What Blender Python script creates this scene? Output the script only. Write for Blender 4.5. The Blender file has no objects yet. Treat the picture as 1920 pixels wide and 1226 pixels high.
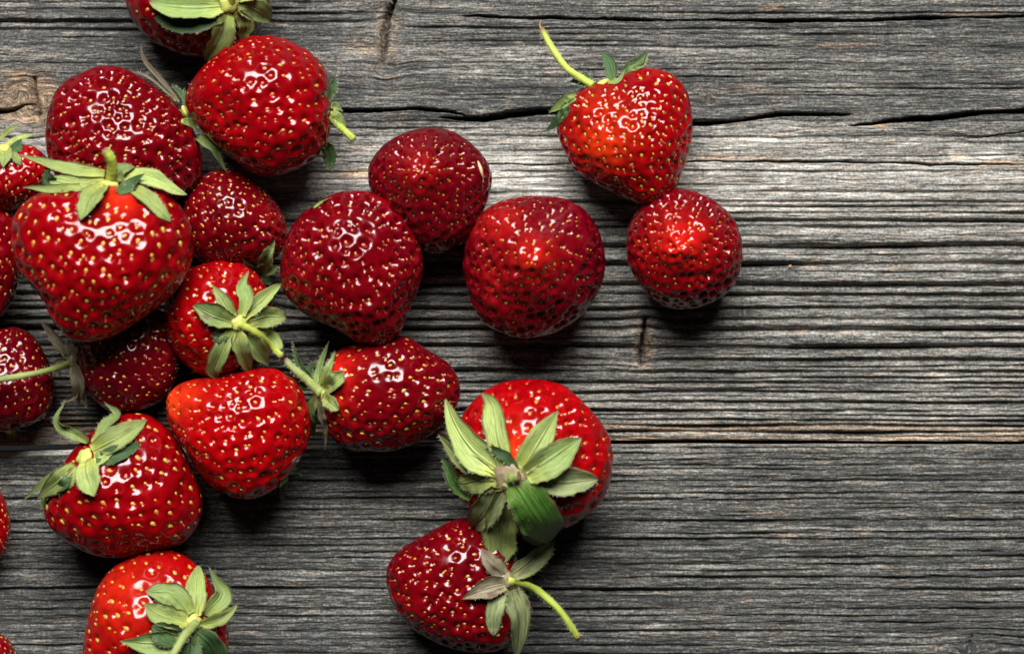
import bpy, math, random
import numpy as np

# ------------------------------------------------------------------ units
# layout unit: 1 u = 0.12 mm (the table shows 1920 x 1226 u); x to the right, y away from the top edge, z up
S = 0.00012
CAMH = 5200.0                       # camera height in u
CX, CY = 960.0, 613.0
scene = bpy.context.scene
COL = scene.collection
random.seed(7)
RNG = np.random.default_rng(11)

# ------------------------------------------------------------------ camera
cam = bpy.data.cameras.new('camera')
cam_o = bpy.data.objects.new('camera', cam)
COL.objects.link(cam_o)
cam_o.location = (0, 0, CAMH * S)
cam.sensor_width = 36.0
cam.lens = 36.0 * CAMH / 1920.0
cam.clip_start = 0.01
cam.clip_end = 20.0
cam.dof.use_dof = True
cam.dof.focus_distance = (CAMH - 95) * S
cam.dof.aperture_fstop = 11.0
scene.camera = cam_o

# ------------------------------------------------------------------ light
world = bpy.data.worlds.new('World')
scene.world = world
world.use_nodes = True
bg = world.node_tree.nodes['Background']
bg.inputs[0].default_value = (0.93, 0.97, 1.0, 1)
bg.inputs[1].default_value = 0.018


def area(name, loc, target, size, power, color=(1, 1, 1), size_y=None):
    li = bpy.data.lights.new(name, 'AREA')
    li.shape = 'RECTANGLE'
    li.size = size
    li.size_y = size_y or size
    li.energy = power
    li.color = color
    o = bpy.data.objects.new(name, li)
    COL.objects.link(o)
    o.location = loc
    from mathutils import Vector
    d = Vector(target) - Vector(loc)
    o.rotation_euler = d.to_track_quat('-Z', 'Y').to_euler()
    return o


area('softbox_lamp', (-0.03, 0.74, 0.94), (0.02, -0.02, 0.01), 0.80, 45.0, (1.0, 0.985, 0.955), 0.56)

scene.view_settings.view_transform = 'Standard'
scene.view_settings.look = 'None'
scene.view_settings.gamma = 1.0
scene.view_settings.exposure = 0.0
scene.view_settings.use_curve_mapping = False

# ------------------------------------------------------------------ noise
TAB = np.random.default_rng(3).random((8, 256, 256)).astype(np.float32) * 2 - 1


def vnoise(x, y, s=0):
    t = TAB[s % 8]
    x = np.asarray(x, np.float32) + 37.3 * s
    y = np.asarray(y, np.float32) + 91.7 * s
    xi = np.floor(x).astype(np.int32); yi = np.floor(y).astype(np.int32)
    fx = x - xi; fy = y - yi
    fx = fx * fx * (3 - 2 * fx); fy = fy * fy * (3 - 2 * fy)
    x0 = xi & 255; x1 = (xi + 1) & 255; y0 = yi & 255; y1 = (yi + 1) & 255
    return ((t[y0, x0] * (1 - fx) + t[y0, x1] * fx) * (1 - fy) +
            (t[y1, x0] * (1 - fx) + t[y1, x1] * fx) * fy)


def fbm(x, y, s=0, o=3):
    r = 0; a = 1.0
    for i in range(o):
        r = r + a * vnoise(x * 2 ** i, y * 2 ** i, s + i)
        a *= 0.5
    return r


def sstep(a, b, x):
    t = np.clip((x - a) / (b - a), 0, 1)
    return t * t * (3 - 2 * t)


# ------------------------------------------------------------------ materials
def new_mat(name):
    m = bpy.data.materials.new(name)
    m.use_nodes = True
    nt = m.node_tree
    return m, nt, nt.nodes['Principled BSDF']


class NB:
    """small node helper"""
    def __init__(self, nt):
        self.nt = nt

    def n(self, typ, **kw):
        nd = self.nt.nodes.new(typ)
        for k, v in kw.items():
            setattr(nd, k, v)
        return nd

    def link(self, a, b):
        self.nt.links.new(a, b)

    def put(self, sock, v):
        if hasattr(v, 'links') or hasattr(v, 'is_output'):
            self.link(v, sock)
        else:
            sock.default_value = v

    def attr(self, name, vec=False):
        a = self.n('ShaderNodeAttribute', attribute_name=name)
        return a.outputs['Vector' if vec else 'Fac']

    def math(self, op, a, b=0.0, clamp=False):
        m = self.n('ShaderNodeMath', operation=op, use_clamp=clamp)
        self.put(m.inputs[0], a); self.put(m.inputs[1], b)
        return m.outputs[0]

    def mul_vec(self, v, xyz):
        m = self.n('ShaderNodeVectorMath', operation='MULTIPLY')
        self.link(v, m.inputs[0]); m.inputs[1].default_value = xyz
        return m.outputs[0]

    def noise(self, vec, scale, detail=3.0, rough=0.55):
        t = self.n('ShaderNodeTexNoise')
        self.link(vec, t.inputs['Vector'])
        t.inputs['Scale'].default_value = scale
        t.inputs['Detail'].default_value = detail
        t.inputs['Roughness'].default_value = rough
        return t.outputs['Fac']

    def ramp(self, f, stops, interp='LINEAR'):
        r = self.n('ShaderNodeValToRGB')
        r.color_ramp.interpolation = interp
        e = r.color_ramp.elements
        while len(e) < len(stops):
            e.new(0.5)
        for i, (p, c) in enumerate(stops):
            e[i].position = p
            e[i].color = (c[0], c[1], c[2], 1) if isinstance(c, (tuple, list)) else (c, c, c, 1)
        self.link(f, r.inputs[0])
        return r.outputs[0]

    def mix(self, f, a, b, mode='MIX'):
        m = self.n('ShaderNodeMix', data_type='RGBA', blend_type=mode)
        self.put(m.inputs[0], f)
        for s, v in ((m.inputs[6], a), (m.inputs[7], b)):
            if isinstance(v, (tuple, list)):
                s.default_value = (v[0], v[1], v[2], 1)
            else:
                self.link(v, s)
        return m.outputs[2]

    def bump(self, h, strength, dist):
        b = self.n('ShaderNodeBump')
        self.link(h, b.inputs['Height'])
        b.inputs['Strength'].default_value = strength
        b.inputs['Distance'].default_value = dist
        return b.outputs[0]


def wood_material():
    m, nt, bs = new_mat('weathered_wood')
    k = NB(nt)
    g = k.attr('grain', True)            # grain coordinates in u: (along, across, 0)
    pale = k.attr('pale'); warm = k.attr('warm')
    nA = k.noise(k.mul_vec(g, (0.006, 0.07, 1)), 1.0, 5, 0.62)       # broad streaks
    nB = k.noise(k.mul_vec(g, (0.018, 0.28, 1)), 1.0, 4, 0.6)        # fibres
    nC = k.noise(k.mul_vec(g, (0.05, 0.30, 1)), 1.0, 3, 0.75)         # short flecks
    nD = k.noise(k.mul_vec(g, (0.19, 0.27, 1)), 1.0, 3, 0.8)          # dusty speckle
    f = k.math('MULTIPLY_ADD', pale, 0.70)
    f.node.inputs[2].default_value = -0.06
    for nz, amp in ((nA, 0.85), (nB, 0.75), (nC, 1.0), (nD, 1.15)):
        f = k.math('ADD', f, k.math('MULTIPLY', k.math('SUBTRACT', nz, 0.5), amp * 1.15))
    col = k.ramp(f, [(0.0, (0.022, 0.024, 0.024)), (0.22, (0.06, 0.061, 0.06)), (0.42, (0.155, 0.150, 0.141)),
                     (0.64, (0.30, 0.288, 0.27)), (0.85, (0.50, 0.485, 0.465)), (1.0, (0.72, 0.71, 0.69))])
    # warm, less weathered fibres
    nW = k.noise(k.mul_vec(g, (0.014, 0.13, 1)), 1.0, 4, 0.6)
    wf = k.math('ADD', warm, k.math('MULTIPLY', k.math('SUBTRACT', nW, 0.50), 2.2), clamp=True)
    wf = k.math('MULTIPLY', wf, k.math('MULTIPLY', nC, 1.3), clamp=True)
    wc = k.mix(1.0, col, (1.75, 1.12, 0.66), 'MULTIPLY')
    col = k.mix(wf, col, wc)
    # faint blue grey in other fibres
    nX = k.noise(k.mul_vec(g, (0.012, 0.12, 3.7)), 1.3, 3, 0.6)
    cf = k.math('MULTIPLY', k.math('SUBTRACT', nX, 0.50), 2.6, clamp=True)
    cc = k.mix(1.0, col, (0.82, 0.98, 1.09), 'MULTIPLY')
    col = k.mix(cf, col, cc)
    # tiny checks in the fibres
    nE = k.noise(k.mul_vec(g, (0.02, 0.42, 5.1)), 1.0, 3, 0.65)
    dk = k.math('MULTIPLY', k.math('SUBTRACT', 0.40, nE), 6.0, clamp=True)
    col = k.mix(k.math('MULTIPLY', dk, 0.4), col, (0.018, 0.018, 0.018))
    col = k.mix(1.0, col, (1.0, 0.99, 0.955), 'MULTIPLY')
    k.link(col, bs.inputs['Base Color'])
    bs.inputs['Roughness'].default_value = 0.72
    bs.inputs['Specular IOR Level'].default_value = 0.28
    hb = k.math('ADD', k.math('MULTIPLY', nB, 0.5), k.math('MULTIPLY', nC, 0.9))
    hb = k.math('ADD', hb, k.math('MULTIPLY', nD, 0.6))
    hb = k.math('SUBTRACT', hb, k.math('MULTIPLY', dk, 0.6))
    k.link(k.bump(hb, 1.0, 0.0005), bs.inputs['Normal'])
    return m


def flesh_material(name, ca, cb, cp, rough, coat=0.10):
    """ca main red, cb deep red, cp paler unripe red"""
    m, nt, bs = new_mat(name)
    k = NB(nt)
    tc = k.n('ShaderNodeTexCoord').outputs['Object']
    big = k.noise(tc, 75.0, 3, 0.55)
    small = k.noise(tc, 420.0, 3, 0.6)
    col = k.mix(k.math('MULTIPLY_ADD', big, 2.2), cb, ca)
    # second operand of multiply-add
    for nd in nt.nodes:
        if nd.type == 'MATH' and nd.operation == 'MULTIPLY_ADD':
            nd.inputs[2].default_value = -0.55
            nd.use_clamp = True
    p = k.attr('unripe')
    p = k.math('MULTIPLY', p, k.math('ADD', 0.65, k.math('MULTIPLY', small, 0.7)), clamp=True)
    col = k.mix(p, col, cp)
    br = k.math('MULTIPLY', k.attr('bruise'), k.math('MULTIPLY', k.ramp(k.noise(tc, 1100.0, 3, 0.7), [(0.45, 0.0), (0.65, 1.0)]), 0.8), clamp=True)
    col = k.mix(br, col, (0.12, 0.012, 0.022))
    col = k.mix(0.45, col, k.mix(1.0, col, k.ramp(small, [(0.3, 0.62), (0.7, 1.25)]), 'MULTIPLY'))
    k.link(col, bs.inputs['Base Color'])
    rr = k.ramp(k.noise(tc, 160.0, 3, 0.6), [(0.35, rough * 0.7), (0.58, rough * 1.1), (0.78, rough * 2.1)])
    rr = k.math('ADD', rr, k.math('MULTIPLY', br, 0.4))
    k.link(rr, bs.inputs['Roughness'])
    bs.inputs['IOR'].default_value = 1.42
    bs.inputs['Specular IOR Level'].default_value = 0.42
    bs.inputs['Subsurface Weight'].default_value = 0.22
    bs.inputs['Subsurface Radius'].default_value = (1.0, 0.12, 0.08)
    bs.inputs['Subsurface Scale'].default_value = 0.0012
    bs.inputs['Coat Weight'].default_value = coat
    bs.inputs['Coat Roughness'].default_value = 0.07
    k.link(k.bump(k.noise(tc, 520.0, 2, 0.6), 0.10, 0.0003), bs.inputs['Normal'])
    return m


def seed_material(name, c0, c1, c2):
    m, nt, bs = new_mat(name)
    k = NB(nt)
    r = k.n('ShaderNodeObjectInfo').outputs['Random']
    col = k.ramp(r, [(0.0, c0), (0.5, c1), (1.0, c2)])
    tc = k.n('ShaderNodeTexCoord').outputs['Object']
    col = k.mix(0.5, col, k.mix(1.0, col, k.ramp(k.noise(tc, 1.6, 2), [(0.3, 0.6), (0.7, 1.3)]), 'MULTIPLY'))
    k.link(col, bs.inputs['Base Color'])
    bs.inputs['Roughness'].default_value = 0.32
    bs.inputs['Subsurface Weight'].default_value = 0.1
    bs.inputs['Subsurface Scale'].default_value = 0.0006
    return m


def leaf_material(name, base, mid, tip, vein, rough=0.55, trans=0.25, blotch=0.0, blotch_c=(0.12, 0.075, 0.05)):
    m, nt, bs = new_mat(name)
    k = NB(nt)
    uv = k.attr('leafuv', True)          # (along 0..1, across -1..1, random)
    sx = k.n('ShaderNodeSeparateXYZ'); k.link(uv, sx.inputs[0])
    u, w = sx.outputs[0], sx.outputs[1]
    n1 = k.noise(uv, 4.0, 4, 0.6)
    fi = k.noise(k.mul_vec(uv, (2.0, 13.0, 1)), 1.0, 3, 0.6)
    uu = k.math('ADD', u, k.math('MULTIPLY', k.math('SUBTRACT', n1, 0.5), 0.45))
    col = k.ramp(uu, [(0.02, base), (0.34, mid), (0.86, mid), (1.03 if False else 1.0, tip)])
    vf = k.ramp(fi, [(0.42, 0.0), (0.62, 1.0)])
    col = k.mix(k.math('MULTIPLY', vf, 0.6), col, vein)
    rib = k.math('SUBTRACT', 1.0, k.math('MULTIPLY', k.math('ABSOLUTE', w), 9.0), clamp=True)
    col = k.mix(k.math('MULTIPLY', rib, 0.35), col, vein)
    ew = k.math('ADD', k.math('ABSOLUTE', w), k.math('MULTIPLY', k.math('SUBTRACT', n1, 0.5), 0.25))
    ed = k.ramp(ew, [(0.86, 0.0), (1.0, 1.0)])
    col = k.mix(k.math('MULTIPLY', ed, 0.55), col, (0.16, 0.085, 0.05))
    r = k.n('ShaderNodeObjectInfo').outputs['Random']
    col = k.mix(1.0, col, k.ramp(r, [(0.0, 0.74), (1.0, 1.14)]), 'MULTIPLY')
    col = k.mix(0.6, col, k.mix(1.0, col, k.ramp(k.noise(uv, 11.0, 3), [(0.3, 0.65), (0.7, 1.25)]), 'MULTIPLY'))
    if blotch > 0:
        b = k.math('MULTIPLY', k.math('SUBTRACT', k.noise(uv, 2.6, 3), 1.0 - blotch), 7.0, clamp=True)
        col = k.mix(b, col, blotch_c)
    k.link(col, bs.inputs['Base Color'])
    bs.inputs['Roughness'].default_value = rough
    bs.inputs['Specular IOR Level'].default_value = 0.35
    h = k.math('ADD', k.math('MULTIPLY', fi, 0.8), k.math('MULTIPLY', rib, 0.9))
    nrm = k.bump(h, 0.8, 0.0004)
    k.link(nrm, bs.inputs['Normal'])
    tr = k.n('ShaderNodeBsdfTranslucent')
    k.link(col, tr.inputs[0])
    ms = k.n('ShaderNodeMixShader'); ms.inputs[0].default_value = trans
    out = nt.nodes['Material Output']
    k.link(bs.outputs[0], ms.inputs[1]); k.link(tr.outputs[0], ms.inputs[2])
    k.link(ms.outputs[0], out.inputs['Surface'])
    return m


def stem_material(name, c0, c1, end):
    m, nt, bs = new_mat(name)
    k = NB(nt)
    uv = k.attr('leafuv', True)
    sx = k.n('ShaderNodeSeparateXYZ'); k.link(uv, sx.inputs[0])
    n = k.noise(k.mul_vec(uv, (6.0, 14.0, 1)), 1.0, 4, 0.6)
    col = k.mix(k.ramp(n, [(0.3, 0.0), (0.7, 1.0)]), c0, c1)
    n2 = k.noise(k.mul_vec(uv, (2.2, 1.0, 0.1)), 1.0, 3, 0.6)
    col = k.mix(k.math('MULTIPLY', k.ramp(n2, [(0.42, 0.0), (0.68, 1.0)]), 0.6), col, (c0[0] * 0.62, c0[1] * 0.45, c0[2] * 0.8))
    e = k.ramp(k.math('ADD', sx.outputs[0], k.math('MULTIPLY', k.math('SUBTRACT', n, 0.5), 0.08)), [(0.91, 0.0), (0.98, 1.0)])
    col = k.mix(e, col, end)
    k.link(col, bs.inputs['Base Color'])
    bs.inputs['Roughness'].default_value = 0.5
    bs.inputs['Subsurface Weight'].default_value = 0.2
    bs.inputs['Subsurface Scale'].default_value = 0.0012
    k.link(k.bump(n, 0.5, 0.0003), bs.inputs['Normal'])
    return m


M = {}
M['wood'] = wood_material()
# name: main, deep, paler, roughness
M['ripe'] = flesh_material('ripe_flesh', (0.235, 0.0005, 0.0022), (0.10, 0.0004, 0.002), (0.54, 0.016, 0.004), 0.16)
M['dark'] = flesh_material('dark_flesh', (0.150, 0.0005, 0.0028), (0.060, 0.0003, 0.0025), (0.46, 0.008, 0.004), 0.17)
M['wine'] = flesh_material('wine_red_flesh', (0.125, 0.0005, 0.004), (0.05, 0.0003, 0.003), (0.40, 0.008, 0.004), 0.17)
M['bright'] = flesh_material('bright_flesh', (0.31, 0.0008, 0.002), (0.16, 0.0006, 0.002), (0.70, 0.045, 0.007), 0.15)
M['orange'] = flesh_material('orange_red_flesh', (0.26, 0.001, 0.002), (0.11, 0.0005, 0.002), (0.66, 0.042, 0.004), 0.15)
M['seed'] = seed_material('golden_seed', (0.40, 0.11, 0.015), (0.52, 0.24, 0.03), (0.40, 0.24, 0.045))
M['seed_red'] = seed_material('amber_seed', (0.36, 0.05, 0.012), (0.46, 0.14, 0.025), (0.38, 0.17, 0.04))
M['seed_green'] = seed_material('olive_seed', (0.26, 0.15, 0.02), (0.40, 0.21, 0.02), (0.48, 0.26, 0.035))
M['pale'] = leaf_material('pale_sepal', (0.52, 0.57, 0.09), (0.29, 0.385, 0.095), (0.27, 0.27, 0.11), (0.47, 0.54, 0.21), blotch=0.40)
M['mid'] = leaf_material('green_sepal', (0.38, 0.45, 0.08), (0.21, 0.30, 0.075), (0.22, 0.22, 0.10), (0.33, 0.42, 0.17), blotch=0.41)
M['deep'] = leaf_material('dark_green_sepal', (0.09, 0.15, 0.035), (0.045, 0.10, 0.03), (0.06, 0.09, 0.035), (0.09, 0.16, 0.06), 0.5)
M['gloss'] = leaf_material('glossy_green_sepal', (0.13, 0.22, 0.03), (0.032, 0.095, 0.010), (0.07, 0.12, 0.03), (0.085, 0.18, 0.035), 0.34, 0.1)
M['dry'] = leaf_material('withered_sepal', (0.26, 0.25, 0.12), (0.21, 0.18, 0.11), (0.30, 0.23, 0.17), (0.34, 0.30, 0.20), 0.7, 0.2, blotch=0.50)
M['worn'] = leaf_material('browned_sepal', (0.34, 0.36, 0.12), (0.28, 0.35, 0.14), (0.26, 0.24, 0.13), (0.42, 0.45, 0.23), 0.6, 0.25, blotch=0.44, blotch_c=(0.13, 0.09, 0.065))
M['stem'] = stem_material('yellow_green_stem', (0.30, 0.42, 0.035), (0.44, 0.52, 0.09), (0.20, 0.12, 0.05))
M['stem_dull'] = stem_material('dull_green_stem', (0.17, 0.24, 0.05), (0.28, 0.32, 0.10), (0.16, 0.09, 0.05))
M['hub'] = stem_material('calyx_heart', (0.38, 0.44, 0.07), (0.55, 0.55, 0.16), (0.4, 0.42, 0.1))
M['hub_dry'] = stem_material('dried_calyx_heart', (0.19, 0.135, 0.075), (0.33, 0.27, 0.15), (0.24, 0.18, 0.1))


def plain_mat(name, c, rough=0.6):
    m, nt, bs = new_mat(name)
    k = NB(nt)
    tc = k.n('ShaderNodeTexCoord').outputs['Object']
    col = k.mix(1.0, c, k.ramp(k.noise(tc, 900.0, 3), [(0.3, 0.7), (0.7, 1.25)]), 'MULTIPLY')
    k.link(col, bs.inputs['Base Color'])
    bs.inputs['Roughness'].default_value = rough
    return m


M['fuzz'] = plain_mat('pale_fuzz', (0.55, 0.56, 0.40))
M['style'] = plain_mat('seed_hair', (0.45, 0.22, 0.14))
M['chip'] = plain_mat('tan_chip', (0.36, 0.22, 0.11))
M['straw'] = plain_mat('straw_splinter', (0.50, 0.33, 0.17))


# ------------------------------------------------------------------ mesh helpers
def mesh_from(name, V, F, smooth=True):
    """V (n,3) in metres, F (m,4) or (m,3) ints"""
    me = bpy.data.meshes.new(name)
    V = np.ascontiguousarray(V, np.float32); F = np.ascontiguousarray(F, np.int32)
    me.vertices.add(len(V)); me.vertices.foreach_set('co', V.ravel())
    c = F.shape[1]
    me.loops.add(F.size); me.loops.foreach_set('vertex_index', F.ravel())
    me.polygons.add(len(F))
    me.polygons.foreach_set('loop_start', np.arange(0, F.size, c, dtype=np.int32))
    me.polygons.foreach_set('loop_total', np.full(len(F), c, np.int32))
    me.update(calc_edges=True)
    if smooth:
        me.polygons.foreach_set('use_smooth', np.ones(len(F), bool))
    me.validate()
    return me


def add_attr(me, name, data):
    data = np.asarray(data, np.float32)
    if data.ndim == 1:
        a = me.attributes.new(name, 'FLOAT', 'POINT'); a.data.foreach_set('value', data)
    else:
        a = me.attributes.new(name, 'FLOAT_VECTOR', 'POINT'); a.data.foreach_set('vector', data.ravel())


def link_obj(name, me, mat=None, parent=None):
    if me is not None and mat is not None and not me.materials:
        me.materials.append(mat)
    o = bpy.data.objects.new(name, me)
    COL.objects.link(o)
    if parent is not None:
        o.parent = parent
    return o


def grid_faces(nr, nc, wrap=False):
    r = np.arange(nr - 1)[:, None]; ncol = nc if wrap else nc - 1
    c = np.arange(ncol)[None, :]
    c1 = (c + 1) % nc
    a = r * nc + c; b = r * nc + c1; d = (r + 1) * nc + c; e = (r + 1) * nc + c1
    return np.stack([a, b, e, d], -1).reshape(-1, 4)


def unproj(px, py, z):
    """u position on the table sheet (as seen straight down) -> space point at height z"""
    f = 1 - np.asarray(z, float) / CAMH
    return np.stack([(np.asarray(px, float) - CX) * f, -(np.asarray(py, float) - CY) * f, np.asarray(z, float) + 0 * f], -1)


# ------------------------------------------------------------------ the table
def polyline_dist(x, y, pts):
    """signed across-distance and along parameter to a mostly horizontal polyline"""
    xs = np.array([p[0] for p in pts], float); ys = np.array([p[1] for p in pts], float)
    return y - np.interp(x, xs, ys)


# (points, half width, depth)
CRACKS_H = [
    ([(600, 212), (640, 208), (700, 208), (790, 204), (850, 211), (880, 219)], 5.5, 60),
    ([(820, 219), (905, 223), (950, 216), (1030, 208), (1090, 204), (1160, 208)], 5.6, 70),
    ([(1150, 236), (1310, 232), (1400, 224), (1460, 214), (1540, 214), (1600, 214)], 4.6, 70),
    ([(1590, 236), (1680, 226), (1760, 221), (1850, 211), (1930, 208), (2100, 205)], 4.4, 70),
    ([(1810, 260), (1880, 252), (1960, 244)], 2.2, 20),
    ([(860, 28), (950, 32), (1220, 37), (1550, 39), (1750, 34), (1920, 30), (2100, 28)], 3.2, 50),
    ([(-120, 210), (0, 209), (25, 206), (48, 197), (70, 196)], 4.2, 45),
    ([(1210, 304), (1350, 302), (1500, 302), (1640, 304), (1780, 309), (1930, 307)], 2.2, 22),
    ([(640, 303), (800, 306), (1000, 309), (1100, 307)], 2.2, 18),
    ([(640, 20), (700, 24), (760, 20)], 1.6, 10),
]
# mostly vertical splits through knots
CRACKS_V = [
    ([(0, 738), (30, 729), (62, 723), (95, 720), (122, 717)], 5.0, 50),
    ([(140, 66), (165, 63), (190, 65), (215, 70), (240, 70)], 3.6, 40),
    ([(590, 1212), (625, 1208), (655, 1205), (690, 1203)], 4.2, 45),
    ([(1185, 1826), (1205, 1820), (1226, 1822), (1260, 1824)], 2.6, 16),
]
# across position, depth, half width, from x, to x
GROOVES_UP = [
    (-40, 6, 3, -999, 9999), (-14, 6, 3, -999, 9999),
    (6, 9, 3.0, -999, 620), (17, 8, 2.6, -999, 560), (25, 9, 2.6, -999, 640), (41, 10, 3.2, -999, 700), (57, 11, 3.6, -999, 420),
    (12, 4, 2, 700, 9999), (24, 4, 2, 760, 9999), (52, 6, 2.6, 760, 9999), (63, 5, 2.2, 800, 1700), (77, 3.5, 2, 800, 1500), (88, 5, 2.6, 900, 9999),
    (70, 5, 2.2, 100, 720), (86, 3, 2, 560, 760), (120, 2.2, 2, -999, 9999), (133, 2.4, 2, 600, 9999), (146, 3, 2, 640, 9999), (158, 3.4, 2.2, 1250, 9999),
    (168, 3.6, 2.2, -999, 9999), (181, 2.4, 2, 600, 9999), (192, 3, 2, 560, 1300),
    (230, 3, 2.2, -999, 9999), (243, 4, 2.4, 600, 1250), (256, 4, 2.4, -999, 9999), (269, 3, 2, 1300, 9999), (283, 3.5, 2, 600, 1150), (292, 3, 2.0, -999, 9999),
    (320, 4.0, 2.2, -999, 9999), (334, 3.0, 2, 500, 1100), (347, 3.0, 2, 600, 9999), (360, 5.5, 2.6, -999, 9999),
    (378, 11, 3.2, -999, 9999), (387, 10, 2.8, 1350, 9999), (399, 5, 2.2, -999, 9999), (414, 10, 3.2, -999, 9999), (426, 11, 3.4, -999, 9999),
    (443, 3.5, 2.2, -999, 9999), (461, 15, 4.2, -999, 9999), (477, 4, 2.4, -999, 9999), (494, 16, 4.4, -999, 9999), (511, 4.5, 2.4, -999, 9999), (533, 16, 4.6, -999, 9999),
    (552, 13, 4.0, -999, 9999), (565, 4, 2.2, -999, 9999), (577, 11, 3.4, -999, 9999), (598, 10, 3.2, -999, 9999), (617, 16, 4.4, -999, 9999), (634, 5, 2.4, -999, 9999),
    (650, 14, 4.2, -999, 9999), (662, 6, 2.4, -999, 9999), (674, 12, 3.6, -999, 9999), (686, 5, 2.2, -999, 9999), (696, 12, 3.6, -999, 9999), (707, 7, 2.4, -999, 9999), (716, 10, 3.0, -999, 9999),
    (726, 7, 2.4, -999, 9999), (734, 10, 2.8, -999, 9999), (743, 6, 2.2, -999, 9999), (752, 9, 2.8, -999, 9999), (760, 6, 2.0, -999, 9999), (768, 9, 2.6, -999, 9999), (776, 7, 2.0, -999, 9999), (785, 10, 2.6, -999, 9999),
    (795, 10, 2.6, -999, 9999), (806, 11, 2.8, -999, 9999), (815, 7, 2.2, -999, 9999), (821, 6, 1.8, -999, 9999),
]
GROOVES_LOW = [(839, 5), (850, 6), (862, 6), (872, 5), (880, 9), (893, 5), (904, 10), (914, 6), (926, 6), (937, 10), (946, 5), (957, 6), (967, 5), (978, 9), (990, 5), (1001, 6),
               (1013, 11), (1024, 5), (1036, 5), (1047, 7), (1058, 5), (1070, 5), (1084, 10), (1094, 4), (1105, 12), (1118, 5), (1130, 4), (1143, 11), (1156, 5), (1170, 4),
               (1185, 8), (1198, 4), (1212, 7), (1228, 6), (1246, 7), (1268, 8), (1300, 6), (1340, 6)]


# knots: x, y, half length along, half height, bend
KNOTS = [(726, 62, 34, 85, 10), (52, 188, 60, 42, 16), (1207, 645, 30, 45, 7), (1322, 180, 26, 22, 7), (1825, 1222, 60, 34, 14), (885, 216, 35, 12, 4), (1465, 245, 30, 14, 4), (505, 600, 40, 40, 8)]
WARM_SPOTS = [(1445, 12, 26, 5, .9), (1830, 26, 60, 4, 1.0), (1375, 291, 70, 5, .75), (665, 325, 40, 7, .85), (1590, 84, 60, 5, .8), (52, 182, 58, 44, 1.5), (726, 62, 24, 66, .65), (1400, 170, 70, 8, .4),
              (1655, 238, 14, 4, .9), (1880, 304, 50, 5, .8), (1800, 293, 16, 8, .7), (1208, 648, 20, 38, .85), (60, 842, 90, 5, .55), (1330, 178, 30, 16, .4), (1480, 498, 7, 3, .9), (1500, 620, 16, 3, .6),
              (1640, 700, 22, 4, .6), (1480, 1005, 18, 4, .9), (230, 1130, 30, 5, .6), (1400, 1125, 14, 4, .7), (700, 90, 60, 30, .3), (860, 850, 40, 8, .6), (1440, 962, 40, 4, .7), (430, 960, 60, 8, .4)]
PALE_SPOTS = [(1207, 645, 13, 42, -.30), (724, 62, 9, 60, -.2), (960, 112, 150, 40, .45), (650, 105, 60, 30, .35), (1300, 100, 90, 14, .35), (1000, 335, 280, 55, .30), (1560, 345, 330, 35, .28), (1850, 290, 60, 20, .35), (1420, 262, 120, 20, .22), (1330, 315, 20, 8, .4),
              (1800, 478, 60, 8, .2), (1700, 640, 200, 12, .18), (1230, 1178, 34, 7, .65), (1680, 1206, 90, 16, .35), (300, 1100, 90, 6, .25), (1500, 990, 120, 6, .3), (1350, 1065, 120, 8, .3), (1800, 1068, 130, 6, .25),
              (1080, 690, 80, 10, .18), (560, 345, 60, 20, .15), (20, 225, 40, 14, .3)]


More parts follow.
